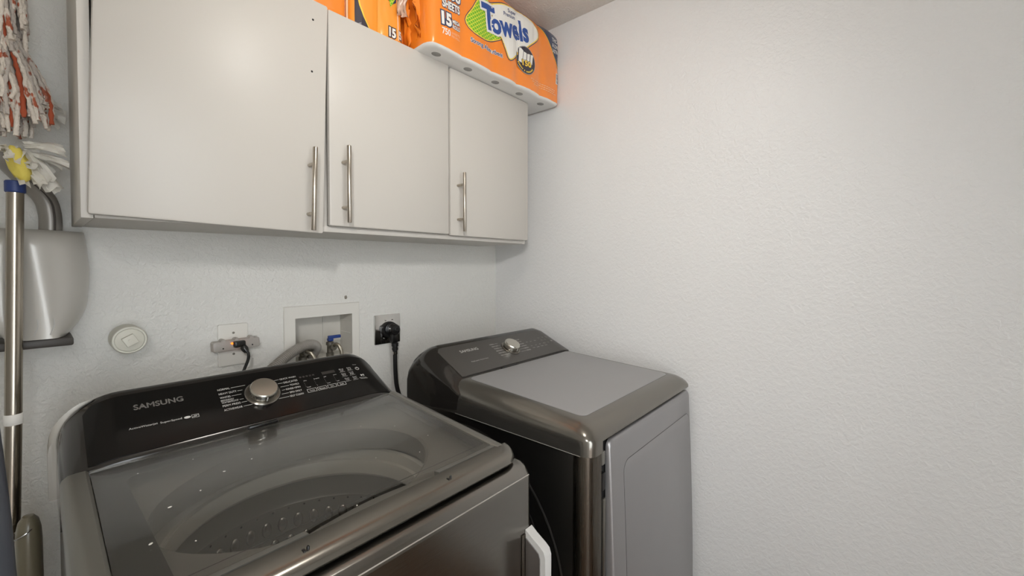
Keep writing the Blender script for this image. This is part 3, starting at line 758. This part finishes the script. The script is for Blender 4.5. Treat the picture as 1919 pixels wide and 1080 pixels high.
# ------------------------------------------------------------------ paper towel packs on the cabinet
def pack(label, x0, x1, yf, yb, z0, z1, nroll, film, rtop=.05, seed=0., group=None, amp=.003):
    t = thing('paper_towel_pack', ((x0+x1)/2, (yf+yb)/2, z0), label, 'paper towels', group)
    rc = .05
    def ins(z):
        a = z-z0; b = z1-z; v = 0
        if a < .014: v += .014-math.sqrt(max(0, .014**2-(.014-a)**2))
        if b < rtop: v += rtop-math.sqrt(max(0, rtop**2-(rtop-b)**2))
        return v
    def front(x, z, off=0.):
        i = ins(z); X0, X1 = x0+i, x1-i
        d = max(0, min(x-X0, X1-x)); y = yf+i
        rq = .030 if x-X0 < X1-x else .022
        if d < rq: y += rq-math.sqrt(max(0, rq*rq-(rq-d)**2))
        ph = (x-x0)/(x1-x0)*nroll
        y += .009*(1-abs(math.sin(math.pi*ph))**.5)
        y += amp*noise.noise(Vector((x*22+seed, z*9, seed)))+amp*.5*noise.noise(Vector((x*60, z*16+seed, 3)))
        return Vector((x, y-off, z))
    zs = [z0+.014*(1-math.cos(math.pi/2*i/4)) for i in range(5)] + [z0+.014+(z1-z0-.014-rtop)*i/14 for i in range(1, 15)] + [z1-rtop+rtop*math.sin(math.pi/2*i/6) for i in range(1, 7)]
    rings = []
    for z in zs:
        i = ins(z); X0, X1 = x0+i, x1-i
        fr = [0]*0
        n = 56; xx = [X0+(X1-X0)*(.5-.5*math.cos(math.pi*(.06+.88*j/n)) - (.5-.5*math.cos(math.pi*.06)))/(math.cos(math.pi*.06)) for j in range(n+1)]
        fr = [front(x, z) for x in xx]
        bk = [Vector((x, yb-i-(rc*.6 if min(x-X0, X1-x) < .004 else 0)+.0, z)) for x in (X1, X1-.02, (X0+X1)/2, X0+.02, X0)]
        k = [Vector((X1+.004*noise.noise(Vector((y*20, z*20, seed))), y, z)) for y in (yf+.14, yf+.22)] if yb-yf > .3 else []
        k2 = [Vector((X0+.010*noise.noise(Vector((y*25, z*25, seed+4))), y, z)) for y in (yf+.22, yf+.16, yf+.10)] if yb-yf > .3 else []
        rings.append(fr+k+bk+k2)
    bm = loft(rings[3:], True, False); bm.faces.new(list(bm.verts)[-len(rings[0]):])
    w = obj('wrapper', bm, film, t, angle=60)
    bot = loft([rings[3], rings[2], rings[1], rings[0], [Vector((p.x*.98+(x0+x1)*.01, p.y*.97+(yf+yb)*.015, z0-.0005)) for p in rings[0]]], True, False)
    bot.faces.new([v for v in bot.verts][-len(rings[0]):])
    obj('clear_bottom', bot, 'whitefilm', t, angle=60)
    return t, w, front

t, wrap, pf = pack('large orange paper towel pack on the cabinet against the right wall', -.722, -.006, -.400, -.012, 2.0795, 2.402, 5, 'orange', .055, 1.7)
for i in range(5):
    cx = -.722+.716*(i+.5)/5
    obj('roll_core', lathe([(.019, 2.0797), (.017, 2.0789), (0, 2.0788)], 20, Matrix.Translation((cx-.01, -.352, 0)) @ Matrix.Diagonal((1, .8, 1, 1))), 'p_core', t)
def print_on(pf, parent, bm, off, m, name='print', step=.012):
    cut2d(bm, step); map2d(bm, lambda u, v: pf(u, v, off)); return obj(name, bm, m, parent, smooth=False)
def smooth_poly(pts, n=6):
    P = [Vector((p[0], p[1], 0)) for p in pts]; N = len(P); out = []
    for i in range(N):
        a, b, c, d = P[i-1], P[i], P[(i+1) % N], P[(i+2) % N]
        for j in range(n):
            u = j/n; q = .5*((2*b)+(c-a)*u+(2*a-5*b+4*c-d)*u*u+(3*b-a-3*c+d)*u**3); out.append((q.x, q.y))
    return out
def grow(pts, d):
    cx = sum(p[0] for p in pts)/len(pts); cy = sum(p[1] for p in pts)/len(pts); o = []
    N = len(pts)
    for i in range(N):
        a, b = Vector(pts[i-1]), Vector(pts[(i+1) % N]); tt = (b-a).normalized(); nn = Vector((tt.y, -tt.x))
        o.append((pts[i][0]+nn.x*d, pts[i][1]+nn.y*d))
    return o
def ccw(p):
    s = sum(p[i-1][0]*p[i][1]-p[i][0]*p[i-1][1] for i in range(len(p))); return p if s > 0 else p[::-1]
green = ccw(smooth_poly([(-.500, 2.322), (-.535, 2.268), (-.566, 2.217), (-.530, 2.190), (-.463, 2.190), (-.392, 2.224), (-.428, 2.232), (-.462, 2.262), (-.455, 2.322)], 4))
white = ccw(smooth_poly([(-.468, 2.304), (-.408, 2.341), (-.325, 2.364), (-.248, 2.370), (-.197, 2.358), (-.165, 2.320), (-.227, 2.263), (-.287, 2.212), (-.340, 2.166), (-.363, 2.192), (-.392, 2.228), (-.45, 2.25)], 4))
print_on(pf, wrap, poly2d(grow(green, .006)), .0006, 'p_corner', 'green_patch_outline'); print_on(pf, wrap, poly2d(grow(green, .0032)), .0009, 'p_yel', 'green_patch_edge'); print_on(pf, wrap, poly2d(green), .0012, 'p_green', 'green_lattice_patch')
print_on(pf, wrap, poly2d(grow(white, .008)), .0015, 'p_corner', 'logo_outline'); print_on(pf, wrap, poly2d(grow(white, .0045)), .0018, 'p_yel', 'logo_edge'); print_on(pf, wrap, poly2d(white), .0021, 'p_white', 'logo_ground')
def ptext(s, x, z, h, w=None, rot=0., m='p_navy', off=.0027, bold=.0, outline=None, om='p_white', shear=0., pf=pf, parent=wrap, name='lettering'):
    def mk(extra):
        bm = text2d(s, .05, bold+extra, 'LEFT', shear)
        return bm
    base = mk(0); xs = [v.co.x for v in base.verts]; ys = [v.co.y for v in base.verts]
    x0_, y0_ = min(xs), min(ys); sy = h/(max(ys)-y0_); sx = (w/(max(xs)-x0_)) if w else sy
    def fin(bm, o_, mm, nm):
        for v in bm.verts: v.co.x = (v.co.x-x0_)*sx; v.co.y = (v.co.y-y0_)*sy
        place2d(bm, x, z, rot); print_on(pf, parent, bm, o_, mm, nm)
    if outline: fin(mk(outline), off-.0003, om, name+'_outline')
    fin(base, off, m, name)
R_ = math.radians
ptext('T', -.487, 2.222, .088, .075, R_(9), 'p_blue', .0030, .0022, .0035)
ptext('owels', -.438, 2.222, .078, .214, R_(12), 'p_blue', .0036, .0020, .0035)
ptext('Super', -.356, 2.331, .018, .050, R_(8), 'p_navy', .0027, .0008); ptext('Premium', -.380, 2.314, .014, .068, R_(9), 'p_navy', .0027, .0008)
ptext('Strong Absorbent', -.546, 2.146, .020, .162, R_(1), 'p_navy', .0012, .0012, .0030)
ptext('100', -.660, 2.247, .034, .068, R_(4), 'p_white', .0012, .0022, .0040, 'p_corner')
ptext('SHEETS', -.672, 2.213, .026, .076, R_(4), 'p_white', .0012, .0018, .0036, 'p_corner')
ptext('15', -.674, 2.157, .042, .042, R_(4), 'p_white', .0012, .0025, .0040, 'p_corner')
ptext('MEGA', -.629, 2.176, .013, .034, R_(4), 'p_white', .0012, .0012, .0040, 'p_corner'); ptext('ROLLS', -.629, 2.159, .013, .034, R_(4), 'p_white', .0012, .0012, .0040, 'p_corner')
ptext('750', -.672, 2.127, .021, .034, R_(3), 'p_white', .0010, .0010); ptext('SHEETS', -.634, 2.139, .008, .038, R_(3), 'p_pale', .0010); ptext('PER ROLL', -.634, 2.128, .008, .038, R_(3), 'p_pale', .0010)
corner = ccw(smooth_poly([(-.150, 2.388), (-.107, 2.345), (-.064, 2.297), (-.020, 2.243), (-.0095, 2.26), (-.0092, 2.32), (-.030, 2.375), (-.07, 2.392)], 4))
print_on(pf, wrap, poly2d([(min(-.0085, p[0]), p[1]) for p in grow(corner, .003)]), .0006, 'p_yel', 'corner_edge'); print_on(pf, wrap, poly2d([(min(-.0085, p[0]), p[1]) for p in corner]), .0010, 'p_corner', 'navy_corner')
ptext('THICK', -.070, 2.340, .017, .050, R_(2), 'p_white', .0016, .001); ptext('& LONG', -.068, 2.318, .016, .053, R_(2), 'p_white', .0016, .001); ptext('LASTING', -.068, 2.296, .016, .055, R_(2), 'p_white', .0016, .001)
bc = Vector((-.246, 2.194)); br = .052
print_on(pf, wrap, poly2d([(bc.x+(br+.003)*1.05*math.cos(a*math.pi/16), bc.y+(br+.003)*.98*math.sin(a*math.pi/16)) for a in range(32)]), .0024, 'p_grey', 'badge_edge')
print_on(pf, wrap, poly2d([(bc.x+br*1.05*math.cos(a*math.pi/16), bc.y+br*.98*math.sin(a*math.pi/16)) for a in range(32)]), .0028, 'p_dark', 'round_badge')
for q in (((-.288, 2.180), (-.270, 2.176), (-.262, 2.226), (-.274, 2.234), (-.284, 2.232)), ((-.266, 2.186), (-.246, 2.188), (-.244, 2.222), (-.260, 2.224)), ((-.242, 2.186), (-.226, 2.190), (-.222, 2.226), (-.240, 2.222)), ((-.222, 2.182), (-.208, 2.190), (-.203, 2.228), (-.218, 2.226))):
    print_on(pf, wrap, poly2d(ccw(list(q))), .0032, 'p_white', 'badge_towel_sheet')
ptext('150', -.268, 2.168, .023, .054, R_(6), 'p_yel', .0040, .0015, .0030, 'p_dark')
for i in range(17):
    a = R_(205+7.6*i); p = bc+Vector((math.cos(a)*br*.90, math.sin(a)*br*.84))
    if i in (6, 8): continue
    q = place2d(rect2d(-.0018, .0018, -.0030, .0030), p.x, p.y, a+math.pi/2); print_on(pf, wrap, q, .0032, 'p_yel', 'badge_letter')
bars = [rect2d(-.040, -.013, 2.168, 2.214)]
print_on(pf, wrap, bars[0], .0012, 'p_white', 'barcode_ground')
bars = []; z = 2.172
while z < 2.209:
    h = random.choice((.0008, .0012, .002)); bars.append(rect2d(-.036, -.018, z, z+h)); z += h+random.choice((.001, .0014, .002))
print_on(pf, wrap, join(*bars), .0016, 'p_dark', 'barcode')
for j in range(3):
    ln = []
    x = -.215+.01*j
    while x < -.05:
        w = random.uniform(.006, .018); ln.append(place2d(rect2d(0, w, 0, .0026), x, 2.134-.0085*j, R_(3))); x += w+.003
    print_on(pf, wrap, join(*ln), .0010, 'p_pale', 'fine_print')
# gathered film at the left end
def ruffle(parent, name, m, x, y, z, w, h, seed, tilt=0.):
    G = []
    for i in range(13):
        row = []
        for j in range(9):
            u, v = i/12-.5, j/8-.5
            p = Vector((u*w+.012*noise.noise(Vector((u*7, v*3, seed))), .020*math.sin(u*17+seed+v*3)*(.4+v)+.018*noise.noise(Vector((u*4, v*6, seed+2))), v*h))
            p = Matrix.Rotation(tilt, 3, 'Z') @ p
            row.append(Vector((x, y, z))+p)
        G.append(row)
    back = [[p+Vector((.0008, .0012, 0)) for p in r] for r in G]
    bm = loft([a+b[::-1] for a, b in zip(G, back)], True, True)
    return obj(name, bm, m, parent, angle=80)
ruffle(t, 'film_fold', 'orange', -.714, -.325, 2.185, .050, .15, 3.1, R_(60))
ruffle(t, 'film_fold', 'orange', -.722, -.270, 2.19, .06, .20, 7.7, R_(80))
t2, wrap2, pf2 = pack('middle orange paper towel pack with navy-edged corner, left of the large pack', -.932, -.748, -.300, -.020, 2.0795, 2.375, 2, 'orange2', .045, 5.2, amp=.004)
bm = poly2d(ccw(smooth_poly([(-.929, 2.110), (-.905, 2.090), (-.880, 2.083), (-.929, 2.083)], 1)))
bm = poly2d(ccw([(-.918, 2.20), (-.918, 2.085), (-.868, 2.085), (-.880, 2.095), (-.895, 2.12), (-.906, 2.15), (-.912, 2.18)])); print_on(pf2, wrap2, bm, .0010, 'p_dark', 'dark_corner')
bm = poly2d(ccw([(-.914, 2.22), (-.908, 2.18), (-.902, 2.15), (-.891, 2.12), (-.876, 2.095), (-.864, 2.085), (-.868, 2.085), (-.880, 2.095), (-.895, 2.12), (-.906, 2.15), (-.912, 2.18), (-.917, 2.22)])); print_on(pf2, wrap2, bm, .0014, 'p_yel', 'corner_edge')
bm = poly2d(ccw([(-.912, 2.215), (-.890, 2.202), (-.850, 2.204), (-.815, 2.212), (-.79, 2.205), (-.778, 2.215), (-.778, 2.29), (-.912, 2.29)])); print_on(pf2, wrap2, bm, .0010, 'p_corner', 'logo_outline')
bm = poly2d(ccw([(-.910, 2.222), (-.890, 2.208), (-.850, 2.210), (-.815, 2.218), (-.80, 2.222), (-.80, 2.29), (-.910, 2.29)])); print_on(pf2, wrap2, bm, .0014, 'p_white', 'logo_ground')
bm = poly2d(ccw([(-.800, 2.19), (-.782, 2.225), (-.778, 2.29), (-.808, 2.29), (-.806, 2.215)])); print_on(pf2, wrap2, bm, .0018, 'p_green', 'green_lattice_patch')
ptext('els', -.862, 2.216, .045, .060, 0, 'p_blue', .0026, .002, .0035, pf=pf2, parent=wrap2)
ptext('15', -.806, 2.098, .030, .024, 0, 'p_white', .0016, .0022, .0045, 'p_dark', pf=pf2, parent=wrap2)
obj('seam_strip', tube([pf2(-.773, z_, .001) for z_ in (2.095, 2.15, 2.2, 2.25, 2.30, 2.33)], .0022, 6), 'p_pale', t2)
ptext('5', -.7705, 2.101, .028, .011, 0, 'p_white', .0016, .0022, .0045, 'p_dark', pf=pf2, parent=wrap2)
ptext('MEGA', -.7590, 2.112, .010, .0085, 0, 'p_white', .0016, .001, .004, 'p_dark', pf=pf2, parent=wrap2); ptext('ROLLS', -.7590, 2.099, .010, .0085, 0, 'p_white', .0016, .001, .004, 'p_dark', pf=pf2, parent=wrap2)
ruffle(t2, 'film_fold', 'clearfilm', -.766, -.312, 2.240, .034, .13, 11.3, R_(10))
t3, wrap3, pf3 = pack('leftmost orange paper towel pack, mostly above the left cabinet door', -1.30, -.940, -.300, -.020, 2.0795, 2.375, 3, 'orange', .045, 9.4)
ptext('15', -1.06, 2.11, .04, .04, 0, 'p_white', .0016, .002, .004, 'p_dark', pf=pf3, parent=wrap3)
obj('seam_strip', box(-.9395, -.9335, -.285, -.270, 2.081, 2.34, .002), 'p_pale', t3)

# ------------------------------------------------------------------ wall fittings
# drain cleanout cap
t = thing('cleanout_cap', (-1.402, 0, 1.186), 'round white screw-in drain cap on the back wall', 'pipe cap')
fm = frame((-1.402, 0, 1.186), (0, -1, 0), (1, 0, 0))
obj('collar', lathe([(.0345, .0005), (.0345, .020), (.0335, .022), (.0335, .050), (.0345, .051), (.0345, .060), (.0325, .063), (.0290, .063), (.0285, .061), (0, .061)], 44, fm), 'pvc', t)
obj('plug_disc', lathe([(.0280, .060), (.0280, .064), (.0255, .0655), (0, .0655)], 40, fm), 'pvc', t)
obj('square_lug', prism(rrect(.025, .025, .002, 2), fm @ Matrix.Rotation(R_(28), 4, 'Z') @ Matrix.Translation((0, 0, .065)), .011, .0015), 'pvc', t)
obj('centre_nub', lathe([(.0040, .075), (.0040, .0775), (0, .0775)], 14, fm), 'pvc', t)

# outlet plate, adapter, washer cord
t = thing('outlet_plate', (-1.1625, 0, 1.133), 'ivory outlet cover plate behind the washer console', 'wall plate')
fm = frame((-1.1625, -.0005, 1.1335), (0, -1, 0), (1, 0, 0))
obj('plate', prism(rrect(.079, .126, .004), fm, .006, .0025), 'plate', t)
for z in (.036, -.028): obj('screw', lathe([(0, .0058), (.0035, .0058), (.0035, .0068), (0, .0072)], 14, fm @ Matrix.Translation((0, z, 0))), 'brass', t)
obj('socket_rim', lathe([(.015, .0058), (.0155, .0075), (.0145, .0075), (.014, .0062)], 26, fm @ Matrix.Translation((0, .012, 0)), False), 'plate', t)
t = thing('outlet_adapter', (-1.160, -.02, 1.135), 'frosted horizontal plug strip with glowing orange lamp on the outlet plate', 'plug adapter')
ta = R_(1.5)
fm = frame((-1.160, -.0068, 1.136), (0, -1, 0), (1, 0, math.tan(ta)))
ad = obj('adapter_body', prism(rrect(.122, .030, .006), fm, .026, .004), 'adapter', t)
for x in (-.035, 0, .040): obj('mount_ear', lathe([(.007, 0), (.007, .020), (.006, .022), (0, .022)], 18, fm @ Matrix.Translation((x, .014, .002))), 'adapter', t)
for x in (-.036, .040): obj('pin_hole', lathe([(.0022, .0), (.0022, .0264), (0, .0266)], 10, fm @ Matrix.Translation((x, -.006, 0))), 'black', t)
for x in (-.013, .019): obj('glow_lamp', lathe([(.0030, .020), (.0032, .0265), (.002, .0275), (0, .0278)], 12, fm @ Matrix.Translation((x, .006, 0))), 'led', t)
t = thing('washer_power_cord', (-1.155, -.035, 1.13), 'thin black power cord plugged into the frosted adapter', 'cord')
bm = join(prism(rrect(.030, .018, .004), fm @ Matrix.Translation((.004, .003, .0265)), .016, .004), lathe([(.009, 0), (.010, .008), (.0075, .016), (.006, .020)], 18, frame((-1.148, -.046, 1.130), (.3, -.5, -.8))))
obj('plug', bm, 'blackgloss', t)
obj('cable', tube(spline([(-1.146, -.050, 1.126), (-1.139, -.056, 1.112), (-1.138, -.056, 1.095), (-1.146, -.054, 1.070), (-1.164, -.052, 1.03), (-1.20, -.05, .98), (-1.24, -.055, .93), (-1.25, -.08, .88)], 40), .0042, 10), 'black', t)

# washer supply box
t = thing('washer_supply_box', (-.884, 0, 1.13), 'white recessed washer supply box with blue valve lever in the back wall', 'utility box')
bx0, bx1, bz0, bz1 = -1.0185, -.7535, 1.010, 1.236
bm = bmesh.new()
ro = [(bx0, bz0), (bx1, bz0), (bx1, bz1), (bx0, bz1)]; ri = [(hx0, hz0), (hx1, hz0), (hx1, hz1), (hx0, hz1)]
rings = [[(x, -.0004, z) for x, z in ro], [(x, -.006, z) for x, z in ro], [(x+(.002 if x < -.9 else -.002), -.008, z+(.002 if z < 1.1 else -.002)) for x, z in ro], [(x, -.008, z) for x, z in ri], [(x, -.005, z) for x, z in ri]]
obj('frame', loft(rings, True, False), 'boxpl', t, angle=20)
rings = [[(x, -.007, z) for x, z in ri], [(x*.998-.0017, .085, z) for x, z in ri]]
bm = loft(rings, True, False); bm.faces.new([v for v in bm.verts][4:]); obj('recess', bm, 'boxin', t, smooth=False)
for z in (1.168, 1.122): obj('moulded_line', box(hx1-.0025, hx1-.0005, .005, .075, z, z+.002), 'boxpl', t)
obj('moulded_line', box(-.852, -.8505, .080, .0845, 1.08, 1.195), 'boxpl', t)
vx = -.858
vb = lathe([(.013, 1.0465), (.013, 1.058), (.010, 1.060), (.010, 1.085), (.013, 1.088), (.013, 1.098), (.007, 1.10), (.007, 1.112), (0, 1.112)], 16, Matrix.Translation((vx, .012, 0)))
vb = join(vb, lathe([(.008, 0), (.008, .022), (.011, .022), (.011, .034)], 16, frame((vx, .012, 1.078), (0, -1, .15))))
v = obj('valve', vb, 'brass', t)
obj('lever', join(box(vx-.009, vx+.036, .000, .012, 1.110, 1.121, .002), box(vx-.008, vx+.009, .001, .020, 1.101, 1.111, .002)), 'blue', v)
vb = lathe([(.013, 1.0465), (.013, 1.058), (.010, 1.060), (.010, 1.085), (.013, 1.088), (0, 1.095)], 16, Matrix.Translation((-.950, .02, 0)))
obj('valve', join(vb, lathe([(.008, 0), (.008, .022), (.011, .022), (.011, .034)], 16, frame((-.950, .02, 1.072), (0, -1, .15)))), 'brass', t)
o = obj('braided_hose', tube(spline([(vx, -.012, 1.086), (vx+.002, -.028, 1.094), (vx+.008, -.042, 1.088), (vx+.013, -.048, 1.065), (vx+.014, -.05, 1.03), (vx+.012, -.06, .98), (vx-.02, -.10, .90), (vx-.05, -.16, .85)], 40), .0068, 12), 'braid')
tag(o, 'braided steel hose looping from the blue-levered valve', 'hose', 'washer supply hoses')
o = obj('braided_hose', tube(spline([(-.950, -.008, 1.078), (-.951, -.022, 1.083), (-.944, -.034, 1.076), (-.936, -.042, 1.055), (-.930, -.048, 1.02), (-.93, -.06, .97), (-.95, -.10, .90), (-.98, -.16, .85)], 40), .0068, 12), 'braid')
tag(o, 'braided steel hose half hidden under the corrugated drain hose', 'hose', 'washer supply hoses')
# corrugated drain hose
pts = spline([(-.912, .040, 1.050), (-.911, .015, 1.070), (-.916, -.010, 1.090), (-.938, -.030, 1.105), (-.974, -.044, 1.106), (-1.020, -.055, 1.089), (-1.068, -.066, 1.060), (-1.118, -.080, 1.025), (-1.165, -.10, .98), (-1.20, -.13, .93)], 1100)
nr = 180
o = obj('drain_hose', tube(pts, lambda s: .0112+.0053*min(1, max(0, .30+1.6*math.cos(2*math.pi*s*nr/1.8))), 16), 'hose', angle=80)
tag(o, 'grey corrugated drain hose curving out of the supply box', 'hose')
# dryer outlet and cord
t = thing('dryer_outlet', (-.633, 0, 1.12), 'square chrome outlet plate with round black socket above the dryer', 'wall plate')
fm = frame((-.6325, -.0005, 1.1205), (0, -1, 0), (1, 0, 0))
obj('plate', prism(rrect(.115, .115, .003), fm, .006, .002), 'chrome', t)
obj('socket', lathe([(.032, .005), (.032, .016), (.030, .020), (0, .020)], 36, fm @ Matrix.Translation((.004, -.002, 0))), 'black', t)
for x, z in ((-.010, .036), (.020, .037), (-.016, -.036)): obj('screw', lathe([(.0036, .005), (.0036, .0075), (0, .0082)], 12, fm @ Matrix.Translation((x, z, 0))), 'chrome', t)
t = thing('dryer_power_cord', (-.63, -.05, 1.1), 'thick black dryer cord with round right-angle plug in the chrome plate', 'cord')
fm2 = fm @ Matrix.Translation((.006, 0, .0205))
pg = obj('plug', join(lathe([(.027, 0), (.0275, .005), (.024, .007), (.0255, .010), (.0255, .013), (.022, .015), (.0225, .018), (.022, .030), (.018, .035), (0, .036)], 36, fm2), prism(rrect(.029, .050, .007), fm2 @ Matrix.Translation((0, -.026, .012)), .020, .004)), 'blackgloss', t)
obj('plug_cap', lathe([(.009, .035), (.009, .0375), (.0075, .0385), (.0065, .037), (0, .037)], 20, fm2 @ Matrix.Translation((.002, .002, 0))), 'black', pg)
px, py, pz = -.6265, -.047, 1.068
obj('strain_relief', lathe([(.013, 0), (.013, .012), (.0105, .013), (.0105, .018), (.012, .019), (.012, .026), (.0095, .028), (.0095, .036)], 20, frame((px, py, pz), (0, 0, -1))), 'black', t)
obj('cable', tube(spline([(px, py, 1.045), (px, py, 1.0), (px+.001, py-.001, .95), (px+.004, py-.004, .90), (px+.012, py-.012, .86), (px+.02, py-.05, .80)], 30), .0082, 12), 'black', t)
obj('cable_clamp', lathe([(.0085, 0), (.0105, .001), (.0105, .012), (.0085, .013)], 18, Matrix.Translation((px, py, 1.024))), 'chrome', t)

# ------------------------------------------------------------------ cleaning tools at the left edge
# dustpan hanging on the wall
t = thing('dustpan', (-1.54, -.02, 1.18), 'large silver-grey plastic dustpan hanging on the wall below the cabinet corner', 'dustpan')
DPX, DPW = -1.553, .150
rings = []
def pan_section(z):
    s = (1.452-z)/(1.452-1.192)                   # 0 at the top, 1 at the lip
    half = .072+.010*math.sin(math.pi*min(1, s*1.1)) if s < .75 else .082-.050*((s-.75)/.25)**2*.75
    dep = .035+.105*math.sin(math.pi/2*min(1, s*1.5))*(1-.25*s)
    return half, dep
for i in range(25):
    s = i/24; z = 1.452-(1.452-1.213)*s
    hw = .077+.007*math.sin(math.pi*min(1, s*1.25))-.032*max(0, (s-.72)/.28)**1.8
    dp = .122-.034*(max(0, .14-s)/.14)**2-.006*s
    sec = [(-hw, -.006), (-hw, -dp*.7), (-hw*.94, -dp*.92), (-hw*.8, -dp), (-.034, -dp), (-.031, -dp+.005), (-.020, -dp+.005), (-.017, -dp)]
    x0_ = -.010+.030*s
    for k in range(15):
        b_ = math.pi/2*k/14; sec.append((x0_+(hw-x0_)*math.sin(b_)**1.15, -dp*.20-dp*.80*math.cos(b_)**.85))
    sec.append((hw*.97, -.006))
    rings.append([(DPX+x, y, z) for x, y in sec])
obj('pan', loft(rings), 'pan', t, angle=75)
obj('rubber_lip', box(DPX-.076, DPX+.052, -.114, -.006, 1.194, 1.2125, .004), 'pandark', t)
for i in range(3):
    x = DPX-.030+.024*i
    obj('rib', tube(spline([(x+.004, -.1175, 1.258), (x+.005, -.1165, 1.243), (x-.001, -.1160, 1.222)], 8), .0014, 6), 'holder', t)
obj('handle', tube(spline([(DPX-.052, -.02, 1.62), (DPX-.020, -.03, 1.575), (DPX+.012, -.038, 1.53), (DPX+.022, -.040, 1.49), (DPX+.022, -.040, 1.44)], 24), .024, 14, flat=.8, fx=(0, 1, 0)), 'panmid', t)
obj('handle_groove', tube(spline([(DPX-.045, -.042, 1.605), (DPX-.012, -.054, 1.565), (DPX+.020, -.060, 1.525), (DPX+.028, -.062, 1.49), (DPX+.028, -.062, 1.445)], 24), .0022, 8), 'pandark', t)

# strip mop (steel pole, navy collar, yellow sponge, white strips)
t = thing('strip_mop', (-1.581, -.16, 0), 'upturned strip mop with steel pole, navy collar and yellow sponge', 'mop')
obj('pole', tube([Vector((-1.606, -.160, .01)), Vector((-1.596, -.150, .85)), Vector((-1.5905, -.146, 1.06)), Vector((-1.580, -.142, 1.54))], .0125, 20), 'pole', t)
obj('collar', lathe([(.0135, 1.522), (.0150, 1.524), (.0150, 1.544), (.0135, 1.546)], 24, Matrix.Translation((-1.580, -.142, 0))), 'bluecap', t)
obj('tape_band', lathe([(.0130, 1.048), (.0136, 1.049), (.0136, 1.069), (.0130, 1.070)], 24, Matrix.Translation((-1.5906, -.146, 0))), 'tape', t)
bm = bmesh.new(); bmesh.ops.create_icosphere(bm, subdivisions=3, radius=1)
for v in bm.verts:
    n_ = 1+.22*noise.noise(v.co*1.8)+.10*noise.noise(v.co*5); v.co = Vector((-1.574+.016*v.co.x*n_-.008*v.co.z, -.168+.020*v.co.y*n_, 1.578+.034*v.co.z*n_))
obj('sponge', bm, 'yellow', t, angle=80)
random.seed(33)
for i in range(22):                                # crumpled white cloth strips bunched around the collar
    up = i < 6
    a = random.uniform(-1.9, .9) if not up else random.uniform(-.8, .6)
    L = random.uniform(.045, .066) if not up else random.uniform(.045, .07)
    o0 = Vector((-1.570+.006*math.cos(a), (-.068 if up else -.135)+.010*math.sin(a), random.uniform(1.575, 1.625) if not up else random.uniform(1.715, 1.740)))
    dirn = Vector((math.cos(a), math.sin(a)*.6, random.uniform(-.9, .35) if not up else random.uniform(-.3, .4))).normalized()
    side = dirn.cross(Vector((.2, -1, random.uniform(-.3, .3)))).normalized()*random.uniform(.008, .015)
    nn = dirn.cross(side).normalized()
    rr = []
    for k in range(9):
        s_ = k/8; wob = .004*math.sin(s_*9+i)
        p = o0+dirn*L*s_+Vector((0, 0, -.018))*s_*s_+nn*wob; wv = side*(.55+.5*s_)
        q = [p+wv*u+nn*(.0045*math.sin(u*5+i+s_*4)) for u in (-1, -.5, 0, .5, 1)]
        rr.append(q+[x-nn*.0009 for x in reversed(q)])
    obj('cloth_strip', loft(rr), 'strip', t, angle=60)

# string mop hanging head down in front of the wall
t = thing('string_mop', (-1.58, -.12, 1.6), 'shaggy beige string mop head with rust-red threads at the upper left edge', 'mop')
random.seed(5)
for i in range(230):
    a = random.uniform(0, 2*math.pi); rr = math.sqrt(random.random())
    long_ = i < 150
    ox, oy = math.cos(a)*rr, math.sin(a)*rr
    cx, cy = -1.590, -.135
    if long_:
        zb = 1.632+.075*random.random()+.05*max(0, ox-.2)
        P = [(cx+.016*ox, cy+.016*oy, 1.845), (cx+.028*ox, cy+.028*oy, 1.815), (cx+.046*ox+.003, cy+.04*oy, 1.775), (cx+.056*ox+.008, cy+.05*oy, 1.725), (cx+.058*ox+.010, cy+.052*oy, zb)]
    else:
        zb = 1.795+.07*random.random()
        P = [(cx-.010+.012*ox, cy+.012*oy, 2.06), (cx-.006+.026*ox, cy+.03*oy, 1.98), (cx-.003+.036*ox, cy+.035*oy, 1.91), (cx+.036*ox, cy+.036*oy, zb)]
    P = [Vector(p)+Vector((random.uniform(-.005, .005), random.uniform(-.005, .005), 0)) for p in P]
    tw = random.random()*6; r0 = random.uniform(.0040, .0054); fq = random.uniform(50, 80)
    m_ = 'mop_red' if random.random() < .07 else ('mop' if random.random() < .72 else 'mop_gr')
    obj('strand', tube(spline(P, 22), lambda s, r0=r0, tw=tw, fq=fq: r0*(.82+.24*math.sin(s*fq+tw)), 6), m_, t, angle=80)
obj('binding', lathe([(.020, 1.835), (.024, 1.838), (.024, 1.850), (.020, 1.853)], 16, Matrix.Translation((-1.588, -.135, 0))), 'mop_gr', t)
obj('hang_pole', tube([Vector((-1.594, -.135, 1.84)), Vector((-1.598, -.13, 2.08))], .009, 12), 'pole', t)

# slate pole close to the camera
o = obj('slate_handle', tube(spline([(-1.619, -.62, 1.36), (-1.606, -.66, 1.20), (-1.593, -.70, 1.00), (-1.583, -.74, .60), (-1.577, -.78, .015)], 30), .0155, 18), 'slate')
tag(o, 'dark slate plastic handle standing at the lower left edge', 'broom handle')
# smoky plastic bottle on the floor stack behind it
t = thing('smoky_canister', (-1.575, -.20, 0), 'smoky olive plastic upright canister with wire ring beside the washer', 'canister')
bm = lathe([(0, .0), (.020, 0), (.024, .01), (.024, .82), (.0225, .845), (.0185, .862), (.010, .872), (0, .874)], 28, Matrix.Translation((-1.5735, -.20, 0)) @ Matrix.Diagonal((.78, 1, 1, 1)))
obj('canister_body', bm, 'olive', t)
ringpts = [Vector((-1.5735+.0165*math.cos(a*math.pi/12)-.006, -.20+.024*math.sin(a*math.pi/12), .845+.010*math.cos(a*math.pi/12))) for a in range(25)]
obj('wire_ring', tube(ringpts, .0016, 8), 'chrome', t)
